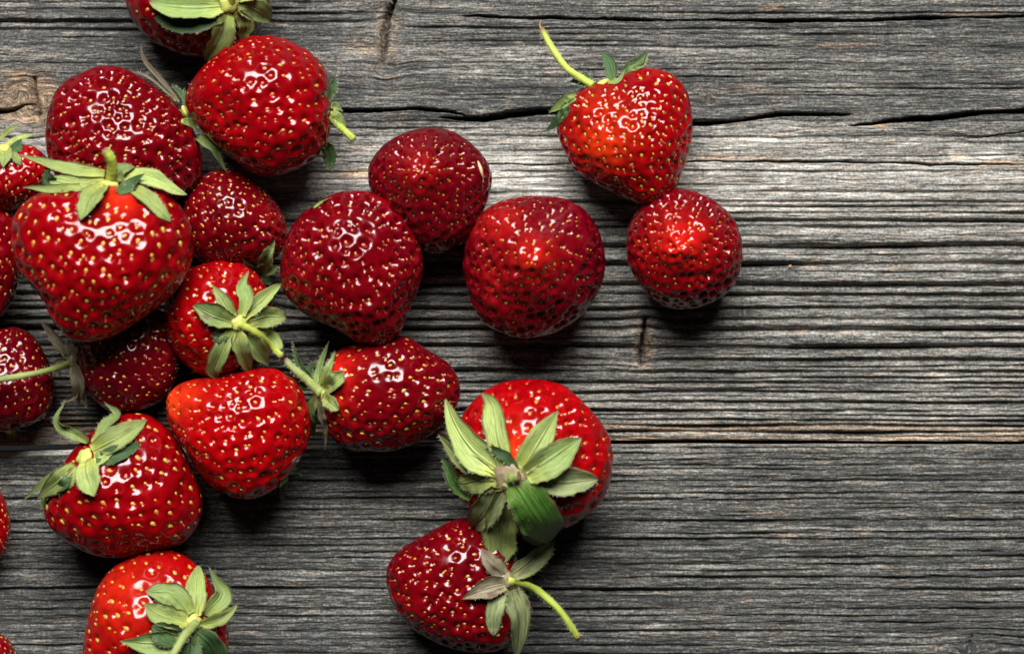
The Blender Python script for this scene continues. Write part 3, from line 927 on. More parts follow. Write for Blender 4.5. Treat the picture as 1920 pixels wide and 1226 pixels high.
def sepal(b, parent, mat, width, pts, cup=0.25, twist=0.0, blunt=0.0, wave=1.0, rng=[0]):
    """leaf blade along pts (x, y, lift over the fruit)"""
    rng[0] += 1
    sd = rng[0]
    rg = np.random.default_rng(sd + 400)
    nr, ncn = 25, 11
    sp = spline(to_space(b, pts), nr)
    ln = np.linalg.norm(np.diff(sp, axis=0), axis=1).sum()
    uu = np.linspace(0, 1, nr)
    # every blade bends and lifts a little in its own way
    t = np.gradient(sp, axis=0); t /= np.linalg.norm(t, axis=1, keepdims=True)
    out = sp - b.c; out /= np.linalg.norm(out, axis=1, keepdims=True)
    sp = sp + out * (ln * (0.035 * rg.normal() * np.sin(uu * 5 + rg.uniform(0, 6)) * uu + max(0.0, rg.normal(0.02, 0.05)) * uu ** 3))[:, None]
    sp = sp + np.cross(t, out) * (ln * 0.03 * rg.normal() * np.sin(uu * math.pi))[:, None]
    t = np.gradient(sp, axis=0); t /= np.linalg.norm(t, axis=1, keepdims=True)
    cup = cup + rg.uniform(-0.05, 0.28)
    twist = twist + rg.normal(0, 11)
    asym = rg.normal(0, 0.10)
    rows = []; uvs = []
    W = np.linspace(-1, 1, ncn)
    for i in range(nr):
        u = uu[i]
        nrm = out[i] * 0.5 + np.array([0, 0, 1.0]); nrm -= t[i] * (nrm @ t[i]); nrm /= np.linalg.norm(nrm)
        side = np.cross(t[i], nrm)
        ang = math.radians(twist) * (0.4 + 0.6 * u)
        side, nrm = side * math.cos(ang) + nrm * math.sin(ang), nrm * math.cos(ang) - side * math.sin(ang)
        sh = (0.55 + 0.45 * math.sin(min(u / 0.42, 1) * math.pi / 2)) * max(0.0, 1 - max(0, (u - 0.42) / 0.58) ** (1.35 + 2.6 * blunt)) ** (1.0 - 0.45 * blunt)
        sh = max(sh, 0.02)
        hw = width * 0.5 * sh
        n_ed = vnoise(np.full(ncn, u * 6 + sd * 3.1), np.sign(W) * 3 + sd, 3) * 0.13 + vnoise(np.full(ncn, u * 19 + sd), np.sign(W) * 5 + sd, 5) * 0.10
        wob = 1 + wave * n_ed * np.abs(W) + asym * W
        cupz = cup * hw * np.abs(W) ** 1.35 + hw * wave * (0.20 * vnoise(np.full(ncn, u * 3.4 + sd), W * 1.3 + sd * 2.3, 4) + 0.12 * np.abs(W) ** 2 * vnoise(np.full(ncn, u * 9 + sd), np.sign(W) * 2 + sd * 1.7, 6))
        cupz = cupz - 0.7 * np.exp(-(W / 0.16) ** 2) * min(1, width / 24)
        rows.append(sp[i] + np.outer(W * hw * wob, side) + np.outer(cupz, nrm))
        uvs += [(u, w, sd * 1.37) for w in W]
    P = np.array(rows).reshape(-1, 3)
    fz = 1 - P[:, 2] / CAMH
    pim = np.stack([P[:, 0] / fz + CX, -P[:, 1] / fz + CY], -1)
    lo, hi = pim.min(0) - 8, pim.max(0) + 8
    cand = np.where(b.up & (b.img > lo).all(1) & (b.img < hi).all(1))[0]
    if len(cand) > 6:
        dd = ((pim[:, None, :] - b.img[None, cand, :]) ** 2).sum(-1)
        nn = np.argpartition(dd, 3, axis=1)[:, :3]
        zs = b.V[cand][nn, 2].max(1) + 1.6
        ok = np.sqrt(dd.min(1)) < 5
        lift = np.where(ok, np.maximum(zs - P[:, 2], 0), 0).reshape(nr, ncn)
        lift[:2] *= 0.6
        P[:, 2] += lift.ravel()
    F = grid_faces(nr, ncn)
    N = vert_normals(P, F)
    tk = np.repeat(0.75 - 0.45 * uu, ncn)[:, None]
    T = P - N * tk
    nv = len(P)
    F2 = F[:, ::-1] + nv
    rim = []
    for L_ in ([i * ncn for i in range(nr)], [i * ncn + ncn - 1 for i in range(nr)]):
        rim += [(a, c_, c_ + nv, a + nv) for a, c_ in zip(L_[:-1], L_[1:])]
    for base_i in (0, (nr - 1) * ncn):
        rim += [(base_i + j, base_i + j + 1, base_i + j + 1 + nv, base_i + j + nv) for j in range(ncn - 1)]
    me = mesh_from('sepal', (np.vstack([P, T]) - b.base) * S, np.vstack([F, F2, np.array(rim)]))
    add_attr(me, 'leafuv', np.array(uvs + uvs))
    # downy hairs along the margin and over the back
    hv = HAIRS.setdefault(parent.name, (parent, b, []))[2]
    up = np.sign(N[:, 2] + 1e-6)[:, None] * N
    for q in range(int(20 + ln * 0.5)):
        i = rg.integers(1, nr - 1); j = rg.choice([0, ncn - 1]) if rg.random() < 0.6 else rg.integers(0, ncn)
        p = P[i * ncn + j]
        o_ = P[i * ncn + j] - sp[i]; o_ = o_ / (np.linalg.norm(o_) + 1e-6)
        d = o_ * 0.9 + up[i * ncn + j] * rg.uniform(0.2, 0.9) + t[i] * rg.uniform(0.0, 0.9)
        d /= np.linalg.norm(d)
        hv.append((p + t[i] * rg.uniform(-2, 2), d * rg.uniform(2.5, 6.0), t[i]))
    return link_obj('sepal', me, M[mat], parent)


def grow_hairs():
    for nm, (cal, b, L_) in HAIRS.items():
        V = []; F = []
        for p, d, t in L_:
            k0 = len(V)
            V += [p - t * 0.2, p + t * 0.2, p + d]; F.append((k0, k0 + 1, k0 + 2))
        me = mesh_from('fuzz', (np.array(V) - b.base) * S, np.array(F), False)
        o = link_obj('fuzz', me, M['fuzz'], cal)
        o['kind'] = 'stuff'


def tube(b, name, parent, mat, pts, r0, r1, fuzz=0, tip=None):
    sp = spline(pts, 22)
    seg = 10
    t = np.gradient(sp, axis=0); t /= np.linalg.norm(t, axis=1, keepdims=True)
    ref = np.array([0.3, 0.2, 1.0])
    V = []; uv = []
    fr = []
    for i in range(len(sp)):
        a = np.cross(t[i], ref); a /= np.linalg.norm(a); c_ = np.cross(t[i], a)
        u = i / (len(sp) - 1)
        r = r0 + (r1 - r0) * u
        r *= 1 + 0.06 * math.sin(i * 2.3) + 0.05 * math.sin(i * 0.7 + sp[0][0])
        if i == len(sp) - 1:
            r *= 0.82
        fr.append((a, c_, r))
        for k in range(seg):
            g = 2 * math.pi * k / seg
            V.append(sp[i] + (a * math.cos(g) + c_ * math.sin(g)) * r); uv.append((u, math.cos(g), k))
    F = [tuple(x) for x in grid_faces(len(sp), seg, True)]
    n0 = len(V)
    V.append(sp[-1] - t[-1] * 1.2); uv.append((1, 0, 0))
    V.append(sp[0]); uv.append((0, 0, 0))
    e = (len(sp) - 1) * seg
    F = np.array(F)
    cap = np.array([(e + k, e + (k + 1) % seg, n0, n0) for k in range(seg)])
    cap2 = np.array([((k + 1) % seg, k, n0 + 1, n0 + 1) for k in range(seg)])
    Vn = np.array(V) - b.base
    me = bpy.data.meshes.new(name)
    me.from_pydata([tuple(v) for v in Vn * S], [], [tuple(map(int, f)) for f in F] + [tuple(map(int, f[:3])) for f in cap] + [tuple(map(int, f[:3])) for f in cap2])
    me.polygons.foreach_set('use_smooth', np.ones(len(me.polygons), bool))
    add_attr(me, 'leafuv', np.array(uv))
    o = link_obj(name, me, M[mat], parent)
    if fuzz:
        rg = np.random.default_rng(int(abs(sp[0][0])) + 3)
        hv = []; hf = []
        for q in range(fuzz):
            i = rg.integers(0, len(sp) - 1); a, c_, r = fr[i]
            g = rg.uniform(0, 2 * math.pi)
            d = a * math.cos(g) + c_ * math.sin(g)
            p0 = sp[i] + t[i] * rg.uniform(-4, 4) + d * r * 0.95
            p1 = p0 + (d + t[i] * rg.normal(0.1, 0.4)) * rg.uniform(2.5, 6)
            s_ = t[i] * 0.2
            k0 = len(hv)
            hv += [p0 - s_, p0 + s_, p1]; hf.append((k0, k0 + 1, k0 + 2))
        hm = mesh_from('fuzz', (np.array(hv) - b.base) * S, np.array(hf), False)
        h = link_obj('fuzz', hm, M['fuzz'], o)
        h['kind'] = 'stuff'
    return o


def calyx(b, px, py, r, lift=2.0, mat='hub', flat=0.45):
    """the rounded heart of the leaf collar; sepals are its children"""
    z = surf_z(b, px, py) + lift
    p = unproj(px, py, z)
    out = p - b.c; out = out / np.linalg.norm(out)
    e1 = np.cross(out, (0.31, 0.9, 0.2)); e1 /= np.linalg.norm(e1); e2 = np.cross(out, e1)
    V = []; uv = []; nr, seg = 7, 16
    for i in range(nr):
        a = math.pi * i / (nr - 1) - math.pi / 2
        for k in range(seg):
            g = 2 * math.pi * k / seg
            rr = r * math.cos(a) * (1 + 0.13 * math.cos(5 * g + 1)) + 0.01
            V.append(p + (e1 * math.cos(g) + e2 * math.sin(g)) * rr + out * r * flat * math.sin(a))
            uv.append((0.5 * rr / r, math.cos(g), math.sin(g)))
    me = mesh_from('calyx', (np.array(V) - b.base) * S, grid_faces(nr, seg, True))
    add_attr(me, 'leafuv', np.array(uv))
    return link_obj('calyx', me, M[mat], b.root)


def leaves(b, cal, specs):
    for s in specs:
        mat, w, pts = s[0], s[1], s[2]
        kw = s[3] if len(s) > 3 else {}
        sepal(b, cal, mat, w, pts, **kw)


def stem(b, pts, r0, r1, mat='stem', fuzz=160):
    return tube(b, 'stem', b.root, mat, to_space(b, pts), r0, r1, fuzz)


# ---- far left column and cluster (back to front)
A = strawberry('strawberry cut off by the top edge, big green leaf collar facing up',
               [(234, -10), (245, 30), (270, 65), (310, 92), (360, 108), (410, 100), (452, 75), (490, 40), (505, 0), (495, -60), (440, -110), (370, -125), (300, -105), (250, -60)],
               (-0.35, 0.3, -0.9), 'dark', 0, .85, 56, 260, 2.2)
ca = calyx(A, 430, 6, 20, 4)
leaves(A, ca, [('mid', 52, [(418, 12, 5), (350, 10, 8), (284, 4, 4)], dict(blunt=.5)),
               ('deep', 40, [(418, 30, 3), (350, 45, 5), (288, 34, 5)], dict(blunt=.3, twist=-25)),
               ('mid', 44, [(425, 25, 6), (412, 70, 8), (386, 118, 14)], dict(blunt=.3)),
               ('mid', 30, [(445, 22, 4), (462, 46, 8), (452, 72, 10)], dict(blunt=.6)),
               ('mid', 42, [(445, 10, 4), (480, 20, 9), (508, 40, 0)], dict(blunt=.4)),
               ('pale', 30, [(445, -2, 4), (475, -10, 6), (505, 10, 4)], {}),
               ('pale', 40, [(425, -5, 4), (400, -40, 8), (360, -70, 6)], {})])
stem(A, [(432, 4, 4), (436, -25, 26), (446, -60, 40)], 9, 7)

B = strawberry('broad red strawberry touching the top edge one, cut stem poking out on its right',
               [(347, 185), (360, 150), (400, 108), (440, 80), (490, 67), (540, 75), (585, 100), (610, 130), (620, 180), (618, 250), (600, 290), (560, 318), (510, 332), (470, 325), (430, 295), (390, 260), (355, 215)],
               (-1, 0.15, 0.1), 'ripe', 20, .88, 76, 350, 2.4, bumps=[(400, 190, -8, 40)], seedmat='seed_red')
cb = calyx(B, 622, 215, 16, -14)
leaves(B, cb, [('deep', 18, [(612, 190, -12), (624, 162, -10), (629, 138, -14)]), ('mid', 24, [(618, 215, -10), (634, 225, -6), (650, 236, -16)]),
               ('deep', 27, [(606, 265, -14), (618, 292, -16), (616, 318, -24)], dict(blunt=.4)), ('mid', 16, [(622, 208, -8), (630, 200, -6), (640, 210, -12)])])
stem(B, [(620, 225, -10), (640, 240, -14), (665, 263, -18)], 7.5, 6.5, fuzz=60)

Cc = strawberry('dark red densely seeded strawberry directly behind the topmost one with upright stem',
                [(88, 230), (95, 190), (120, 155), (160, 132), (200, 123), (240, 130), (280, 155), (320, 185), (347, 215), (370, 260), (378, 300), (370, 340), (340, 370), (280, 392), (200, 388), (130, 362), (100, 320), (86, 280)],
                (-0.9, 0.45, 0.1), 'dark', 8, .85, 80, 520, 4.4, ssize=5.4)
cc = calyx(Cc, 348, 212, 14, -10, 'hub')
leaves(Cc, cc, [('pale', 14, [(340, 228, 0), (356, 234, 6), (374, 246, 2)]), ('dry', 9, [(335, 192, -4), (298, 145, 0), (270, 112, 4), (263, 90, 6)], dict(cup=.9)),
                ('mid', 26, [(370, 258, -2), (398, 282, 10), (424, 324, -2)], dict(twist=20)), ('dry', 6, [(330, 190, 0), (282, 148, 2), (240, 130, 0)]),
                ('deep', 16, [(352, 205, -10), (345, 180, -20), (320, 160, -24)])])

F1 = strawberry('red strawberry at the left edge with pale leaves, level with the upright stem',
                [(-70, 310), (-20, 278), (30, 270), (70, 280), (92, 310), (88, 345), (62, 375), (20, 395), (-40, 392), (-75, 350)],
                (0.1, 0.9, -0.25), 'ripe', 40, .9, 56, 240, 2.4)
cf = calyx(F1, 8, 278, 12, 2)
leaves(F1, cf, [('pale', 16, [(14, 274, 4), (38, 262, 8), (62, 256, 2)]), ('deep', 20, [(18, 284, 5), (30, 275, 12), (40, 262, 10)]), ('pale', 30, [(8, 280, 4), (10, 295, 8), (6, 316, 4)]),
                ('pale', 11, [(0, 262, 6), (18, 243, 10), (38, 238, 8)]), ('pale', 24, [(0, 280, 4), (-20, 290, 8), (-40, 300, 4)]), ('mid', 16, [(20, 288, 4), (30, 300, 6), (36, 312, 3)])])

F2 = strawberry('strawberry at the left edge mostly hidden behind the topmost one',
                [(-90, 430), (-50, 388), (0, 380), (28, 405), (38, 450), (40, 510), (26, 560), (0, 598), (-50, 612), (-95, 540)],
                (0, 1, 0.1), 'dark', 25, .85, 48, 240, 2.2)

E = strawberry('small red strawberry wedged between the topmost one and the broad one above it',
               [(342, 390), (360, 350), (395, 320), (430, 316), (470, 333), (510, 368), (535, 408), (539, 445), (522, 478), (490, 497), (440, 507), (390, 497), (355, 470), (338, 430)],
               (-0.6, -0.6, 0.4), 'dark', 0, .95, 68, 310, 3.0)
ce = calyx(E, 498, 492, 12, -22, 'hub_dry')
leaves(E, ce, [('mid', 24, [(488, 512, -20), (500, 480, 0), (513, 450, 0)], dict(twist=20)), ('dry', 14, [(484, 508, -10), (468, 500, 4), (454, 484, 4)]), ('mid', 17, [(496, 512, -20), (510, 505, -12), (526, 498, -10)]), ('deep', 16, [(492, 514, -24), (500, 524, -24), (512, 530, -30)])])

R_ = strawberry('strawberry at the left edge crossed by a thin green stem',
                [(-80, 690), (-50, 640), (-10, 618), (40, 614), (75, 648), (96, 700), (99, 740), (85, 777), (50, 800), (0, 810), (-60, 795)],
                (0.1, -1, 0.2), 'wine', 0, .82, 56, 260, 2.2)  # darker flesh carries the topmost berry's shadow in its colour
cr_ = calyx(R_, 20, 806, 12, -10, 'hub')
leaves(R_, cr_, [('deep', 18, [(24, 800, -20), (40, 806, -24), (50, 824, -34)]), ('mid', 12, [(20, 804, -22), (26, 816, -26), (14, 828, -34)])])

Q = strawberry('shaded dark strawberry beneath the tip of the topmost one, with withered grey leaves',
               [(143, 660), (165, 612), (220, 580), (280, 572), (322, 600), (338, 650), (332, 705), (310, 745), (268, 768), (220, 774), (180, 752), (152, 712)],
               (1, 0.1, 0.1), 'wine', 0, .86, 64, 260, 1.8)  # shade under the topmost berry is put into this darker flesh colour
cq = calyx(Q, 136, 676, 15, -4, 'hub_dry')
leaves(Q, cq, [('dry', 22, [(132, 668, 2), (108, 636, 8), (72, 600, -4)], dict(cup=.6)), ('dry', 27, [(132, 680, 8), (134, 660, 16), (136, 640, 14)], dict(blunt=.6)),
               ('dry', 26, [(136, 684, 4), (148, 716, 8), (150, 756, -20)], dict(cup=.6, twist=25)), ('dry', 13, [(146, 712, 0), (156, 740, 0), (166, 768, -20)]),
               ('dry', 12, [(146, 716, 4), (140, 744, 0), (118, 750, -10)], dict(cup=.7)), ('dry', 22, [(128, 678, -6), (108, 690, -20), (112, 708, -30)])])
stem(Q, [(132, 680, 8), (92, 694, 52), (40, 705, 92), (-20, 714, 98)], 5.5, 6, 'stem_dull', 200)

D = strawberry('topmost large strawberry of the heap, short green stem standing upright',
               [(20, 430), (30, 392), (62, 366), (110, 352), (190, 346), (270, 352), (322, 370), (352, 410), (363, 460), (350, 512), (320, 556), (272, 592), (236, 616), (200, 635), (165, 643), (130, 635), (105, 610), (88, 575), (60, 540), (35, 510), (22, 470)],
               (-0.12, 1, -0.18), 'ripe', 118, .78, 76, 350, 2.7, ssize=6.4, bumps=[(205, 352, -16, 60), (150, 620, -10, 50)], unripe=[(225, 372, 34, .8)])
cd = calyx(D, 205, 346, 18, 3)
leaves(D, cd, [('pale', 24, [(196, 328, 8), (120, 318, 16), (42, 298, 24)], dict(cup=.4)), ('pale', 34, [(196, 342, 6), (142, 350, 14), (92, 338, 18)], dict(blunt=.5)),
               ('deep', 26, [(104, 345, 14), (94, 335, 24), (90, 318, 30)], dict(blunt=.3)), ('pale', 18, [(150, 350, 4), (100, 356, 8), (50, 358, 18)]),
               ('pale', 44, [(196, 348, 6), (176, 378, 14), (152, 413, 12)], dict(blunt=.3)), ('deep', 24, [(220, 362, 6), (245, 345, 26), (268, 332, 34)], dict(twist=30)),
               ('pale', 33, [(222, 332, 6), (285, 338, 16), (347, 368, 20)], dict(blunt=.3)), ('pale', 30, [(238, 350, 5), (285, 380, 10), (319, 416, 10)], dict(blunt=.5)), ('mid', 34, [(214, 336, 6), (230, 318, 12), (252, 316, 14)], {})])
stem(D, [(206, 342, 4), (210, 318, 26), (208, 298, 44), (196, 280, 54)], 10, 8, fuzz=90)

G = strawberry('small strawberry with star shaped green calyx facing up and long curved stem',
               [(305, 600), (312, 560), (335, 520), (370, 497), (415, 488), (460, 497), (490, 525), (510, 570), (508, 620), (490, 660), (455, 690), (410, 708), (370, 700), (335, 672), (312, 640)],
               (-0.55, 0.0, -0.8), 'bright', 26, .9, 68, 250, 2.0, ssize=6.0)
cg = calyx(G, 448, 606, 15, 4)
leaves(G, cg, [('pale', 28, [(438, 594, 5), (418, 566, 9), (398, 535, 10)]), ('mid', 26, [(452, 592, 5), (456, 560, 12), (449, 536, 14), (463, 512, 14)], dict(cup=.5)),
               ('pale', 30, [(456, 597, 5), (490, 566, 12), (521, 534, 16)]), ('pale', 37, [(462, 605, 5), (500, 592, 12), (534, 595, 16)], dict(blunt=.4)),
               ('pale', 27, [(464, 612, 4), (500, 630, 8), (532, 654, 10)], dict(blunt=.6)), ('mid', 31, [(458, 618, 4), (480, 648, 10), (496, 678, 8)], dict(blunt=.3)),
               ('pale', 31, [(446, 620, 5), (453, 656, 10), (464, 692, 10)], dict(blunt=.2)), ('mid', 34, [(438, 618, 5), (414, 660, 10), (402, 694, 8), (413, 710, 12)], {}),
               ('mid', 40, [(436, 606, 5), (396, 592, 10), (362, 573, 10)], dict(blunt=.2)), ('deep', 25, [(428, 624, 4), (412, 628, 7), (397, 628, 8)], dict(blunt=.4)),
               ('dry', 7, [(494, 674, 8), (470, 694, 12), (450, 690, 14)], {})])
stem(G, [(445, 606, 6), (480, 624, 22), (508, 648, 28), (530, 670, 24)], 7.5, 6.0, fuzz=160)

I_ = strawberry('dark strawberry standing tip up with a straw splinter stuck on its right side',
                [(690, 330), (697, 298), (720, 268), (760, 247), (810, 240), (855, 248), (892, 275), (917, 305), (923, 340), (912, 378), (900, 420), (880, 450), (850, 468), (810, 475), (775, 462), (735, 425), (702, 375)],
                (-0.1, -0.15, 1), 'wine', 0, .95, 80, 390, 3.8, dense=1.25, bumps=[(788, 322, 38, 50), (850, 400, -8, 40)], unripe=[(790, 325, 40, .35)], ssize=4.6, seedmat='seed_green')

K = strawberry('round dark red strawberry standing tip up, rightmost of the middle row, bruised on top',
               [(866, 500), (872, 458), (890, 415), (922, 385), (970, 368), (1020, 366), (1065, 375), (1105, 405), (1130, 450), (1136, 500), (1120, 550), (1090, 590), (1050, 620), (1000, 635), (950, 628), (905, 600), (880, 558)],
               (0.0, -0.05, 1), 'wine', 0, .92, 88, 420, 3.9, dense=1.25, bumps=[(1000, 492, 40, 48), (1070, 530, -10, 40), (950, 430, 6, 40)], bruise=[(1040, 418, 46, 22, -0.75, .8)], unripe=[(1000, 485, 50, .6), (930, 420, 50, .4), (930, 520, 50, .25)], ssize=4.6, seedmat='seed_green')

H = strawberry('large glossy dark strawberry with bright ring highlights in the middle of the heap',
               [(523, 510), (530, 460), (550, 415), (585, 385), (630, 362), (670, 355), (715, 365), (750, 390), (775, 425), (790, 470), (793, 510), (781, 550), (766, 582), (756, 615), (735, 640), (700, 652), (670, 641), (638, 622), (590, 600), (550, 575), (530, 545)],
               (0.3, 0.95, 0.15), 'dark', 34, .85, 84, 430, 3.8, ssize=5.2, seedmat='seed_red', bumps=[(660, 450, 6, 60), (705, 590, 8, 40)])
ch = calyx(H, 600, 384, 10, -22)
leaves(H, ch, [('mid', 6, [(588, 394, -20), (604, 380, -14), (622, 372, -14)])])

J = strawberry('long red strawberry lying under the tip of the large glossy one, leaves on its left',
               [(598, 725), (606, 690), (630, 660), (670, 640), (720, 630), (768, 632), (802, 655), (838, 677), (859, 705), (864, 738), (850, 775), (820, 805), (780, 830), (730, 845), (680, 846), (638, 834), (610, 800), (596, 762)],
               (1, -0.05, 0.05), 'dark', 0, .88, 76, 310, 2.6, ssize=5.8, unripe=[(622, 695, 44, .9), (628, 760, 30, .5)])
cj = calyx(J, 604, 736, 15, -6)
leaves(J, cj, [('pale', 31, [(606, 730, 6), (628, 716, 10), (651, 700, 8)], dict(blunt=.7)), ('pale', 25, [(606, 744, 5), (622, 754, 9), (638, 768, 6)], dict(blunt=.5)),
               ('dry', 15, [(602, 748, 2), (608, 790, 4), (619, 836, -16)], dict(cup=.5)), ('mid', 21, [(598, 724, 6), (602, 690, 12), (620, 640, 14)], dict(twist=20)),
               ('deep', 22, [(590, 722, 2), (566, 690, 8), (548, 636, 6)], dict(twist=25)), ('deep', 28, [(596, 752, -20), (590, 786, -36), (590, 818, -50)], {}),
               ('deep', 24, [(594, 728, 0), (580, 700, 4), (596, 676, 8)], {}), ('mid', 26, [(598, 740, 6), (584, 762, 4), (590, 792, -16)], {}), ('mid', 20, [(600, 726, 8), (618, 690, 12), (634, 662, 8)], {}), ('deep', 22, [(586, 726, -2), (556, 718, -4), (540, 700, -10)], {})])
stem(J, [(604, 738, 4), (580, 716, 18), (556, 696, 22), (533, 674, 18)], 10, 6.5, 'stem_dull', 160)

O = strawberry('bright red strawberry with an orange shoulder, front of the heap',
               [(310, 760), (320, 730), (350, 712), (400, 703), (450, 695), (500, 688), (542, 705), (571, 740), (583, 790), (576, 840), (556, 872), (530, 905), (490, 930), (455, 935), (420, 925), (385, 900), (360, 865), (335, 825), (314, 790)],
               (-0.9, -0.5, 0.1), 'bright', 14, .86, 76, 340, 2.6, ssize=5.2, unripe=[(316, 752, 30, .75), (345, 742, 34, .35)], bumps=[(410, 720, -5, 50)])
co = calyx(O, 542, 882, 12, -26)
leaves(O, co, [('deep', 15, [(536, 890, -20), (530, 912, -34), (526, 936, -50)]), ('dry', 8, [(548, 866, -26), (558, 858, -30), (570, 850, -36)]), ('deep', 12, [(545, 882, -30), (556, 880, -40), (566, 890, -50)])])

P_ = strawberry('red strawberry left of the bright one, leafy calyx spread on its upper left',
                [(82, 960), (86, 928), (110, 880), (150, 830), (200, 790), (245, 774), (290, 785), (322, 812), (346, 850), (366, 890), (378, 940), (370, 985), (342, 1020), (290, 1036), (220, 1047), (160, 1035), (110, 1005), (88, 982)],
                (0.85, 0.6, 0.0), 'ripe', 0, .86, 76, 280, 2.4, ssize=6.0)
cp = calyx(P_, 158, 856, 18, 2)
leaves(P_, cp, [('mid', 23, [(166, 828, 6), (134, 812, 18), (111, 788, 26), (129, 756, 24)], dict(cup=.5, twist=20)), ('mid', 24, [(178, 832, 8), (200, 802, 18), (222, 776, 22), (196, 756, 26)], dict(cup=.6)),
                ('pale', 46, [(174, 846, 6), (224, 818, 10), (275, 787, 10)], dict(blunt=.1)), ('deep', 32, [(180, 858, 5), (224, 848, 6), (264, 828, 7)], dict(blunt=.2)),
                ('pale', 30, [(176, 856, 7), (190, 858, 9), (212, 850, 9)], {}),
                ('pale', 46, [(162, 866, 6), (166, 898, 10), (180, 930, 8)], dict(blunt=.3)), ('pale', 40, [(142, 872, 6), (114, 904, 14), (80, 934, 12)], dict(blunt=.1)),
                ('mid', 17, [(134, 872, 4), (88, 906, 14), (46, 939, 0)], {}), ('deep', 20, [(134, 884, 3), (120, 910, 8), (96, 924, 8)], {}), ('mid', 16, [(100, 918, 6), (84, 940, 4), (80, 956, -4)], {})])

S_ = strawberry('strawberry sliver at the left edge, below the long stem',
                [(-100, 980), (-80, 920), (-30, 903), (2, 920), (18, 960), (20, 1000), (8, 1038), (-20, 1062), (-70, 1060), (-100, 1020)],
                (0.2, 1, 0.1), 'ripe', 0, .9, 44, 220, 2.0)
U_ = strawberry('corner strawberry, bottom left, almost wholly out of the picture',
                [(-100, 1240), (-70, 1200), (-30, 1184), (5, 1192), (28, 1218), (36, 1260), (10, 1300), (-50, 1310), (-95, 1280)],
                (0.2, -1, 0.1), 'dark', 0, .9, 44, 200, 2.0)

T = strawberry('bright strawberry cut off by the bottom edge, dark green leaves and thick stem',
               [(158, 1240), (163, 1165), (180, 1112), (205, 1070), (245, 1042), (290, 1030), (335, 1037), (372, 1062), (400, 1100), (421, 1150), (427, 1210), (405, 1270), (340, 1312), (260, 1322), (190, 1295)],
               (-0.55, -0.35, -0.7), 'bright', 8, .85, 76, 330, 2.2, ssize=6.4, unripe=[(230, 1120, 80, .2)])
ct = calyx(T, 364, 1166, 16, 5)
leaves(T, ct, [('pale', 40, [(366, 1154, 6), (371, 1110, 14), (372, 1059, 10)], dict(blunt=.3)), ('mid', 36, [(384, 1152, 6), (418, 1116, 16), (394, 1060, 22)], dict(cup=.5)),
               ('stem_leaf' if False else 'pale', 24, [(374, 1172, 12), (410, 1160, 24), (440, 1134, 30)], dict(cup=.7)), ('mid', 46, [(354, 1152, 7), (320, 1116, 16), (272, 1108, 16)], dict(blunt=.2)),
               ('pale', 42, [(350, 1164, 5), (312, 1150, 8), (272, 1134, 8)], dict(blunt=.4)), ('deep', 42, [(340, 1192, 5), (312, 1184, 12), (286, 1172, 14)], dict(blunt=.6)),
               ('mid', 46, [(336, 1204, 5), (284, 1206, 10), (228, 1200, 10)], {}), ('deep', 54, [(366, 1182, 8), (394, 1212, 14), (402, 1262, 6)], dict(blunt=.4)),
               ('deep', 42, [(358, 1190, 10), (352, 1230, 16), (345, 1270, 12)], {})])
stem(T, [(366, 1168, 8), (346, 1192, 28), (326, 1226, 38), (308, 1262, 40)], 9.0, 7.0, 'stem_dull', 160)

L = strawberry('heart shaped orange red strawberry at the top right with long yellow green stem',
               [(1044, 245), (1055, 205), (1082, 172), (1112, 156), (1140, 152), (1162, 143), (1188, 132), (1220, 127), (1260, 138), (1286, 165), (1298, 210), (1299, 260), (1286, 312), (1270, 352), (1250, 377), (1215, 385), (1170, 372), (1120, 346), (1080, 320), (1058, 288)],
               (0.38, 0.92, 0.0), 'orange', 12, .8, 84, 430, 3.1, ssize=6.0, seedmat='seed_green', harm=13,
               bumps=[(1150, 165, -12, 42), (1190, 190, -5, 30)], unripe=[(1132, 270, 40, .5), (1125, 200, 40, .2), (1165, 240, 40, .25)])
cl = calyx(L, 1128, 158, 15, -14)
leaves(L, cl, [('deep', 27, [(1108, 160, -6), (1090, 154, 6), (1068, 154, 0)], dict(cup=.5)), ('deep', 14, [(1104, 162, 0), (1106, 152, 6), (1110, 140, 2)]),
               ('deep', 25, [(1148, 152, -8), (1144, 122, -4), (1124, 94, -10)], dict(cup=.5)), ('mid', 10, [(1140, 156, -4), (1158, 152, -2), (1172, 134, -4)]),
               ('deep', 23, [(1168, 136, -8), (1194, 118, -6), (1215, 96, -14)], dict(cup=.6)), ('mid', 13, [(1172, 134, -10), (1202, 122, -8), (1214, 104, -14)]),
               ('mid', 27, [(1082, 180, -10), (1058, 194, -10), (1028, 212, -24)], dict(cup=.4)), ('deep', 26, [(1070, 196, -16), (1050, 222, -20), (1026, 248, -40)])])
stem(L, [(1112, 160, 0), (1094, 150, 12), (1062, 128, 14), (1036, 92, 8), (1015, 54, -4)], 7.5, 6, fuzz=260)
tube(L, 'stem_tip', L.root, 'hub_dry', to_space(L, [(1016, 56, -4), (1012, 48, -6), (1014, 38, -8)]), 2.4, 0.8)

Mb = strawberry('small round strawberry standing tip up below the heart shaped one',
                [(1173, 455), (1180, 420), (1202, 385), (1240, 360), (1280, 352), (1325, 365), (1360, 390), (1383, 425), (1392, 465), (1388, 510), (1365, 550), (1325, 573), (1280, 581), (1235, 568), (1200, 535), (1178, 495)],
                (-0.1, 0.0, 1), 'dark', 0, .92, 80, 350, 3.6, dense=1.25, bumps=[(1272, 468, 30, 42), (1330, 420, 6, 35)], unripe=[(1276, 455, 52, .75)], ssize=4.4, seedmat='seed_green')

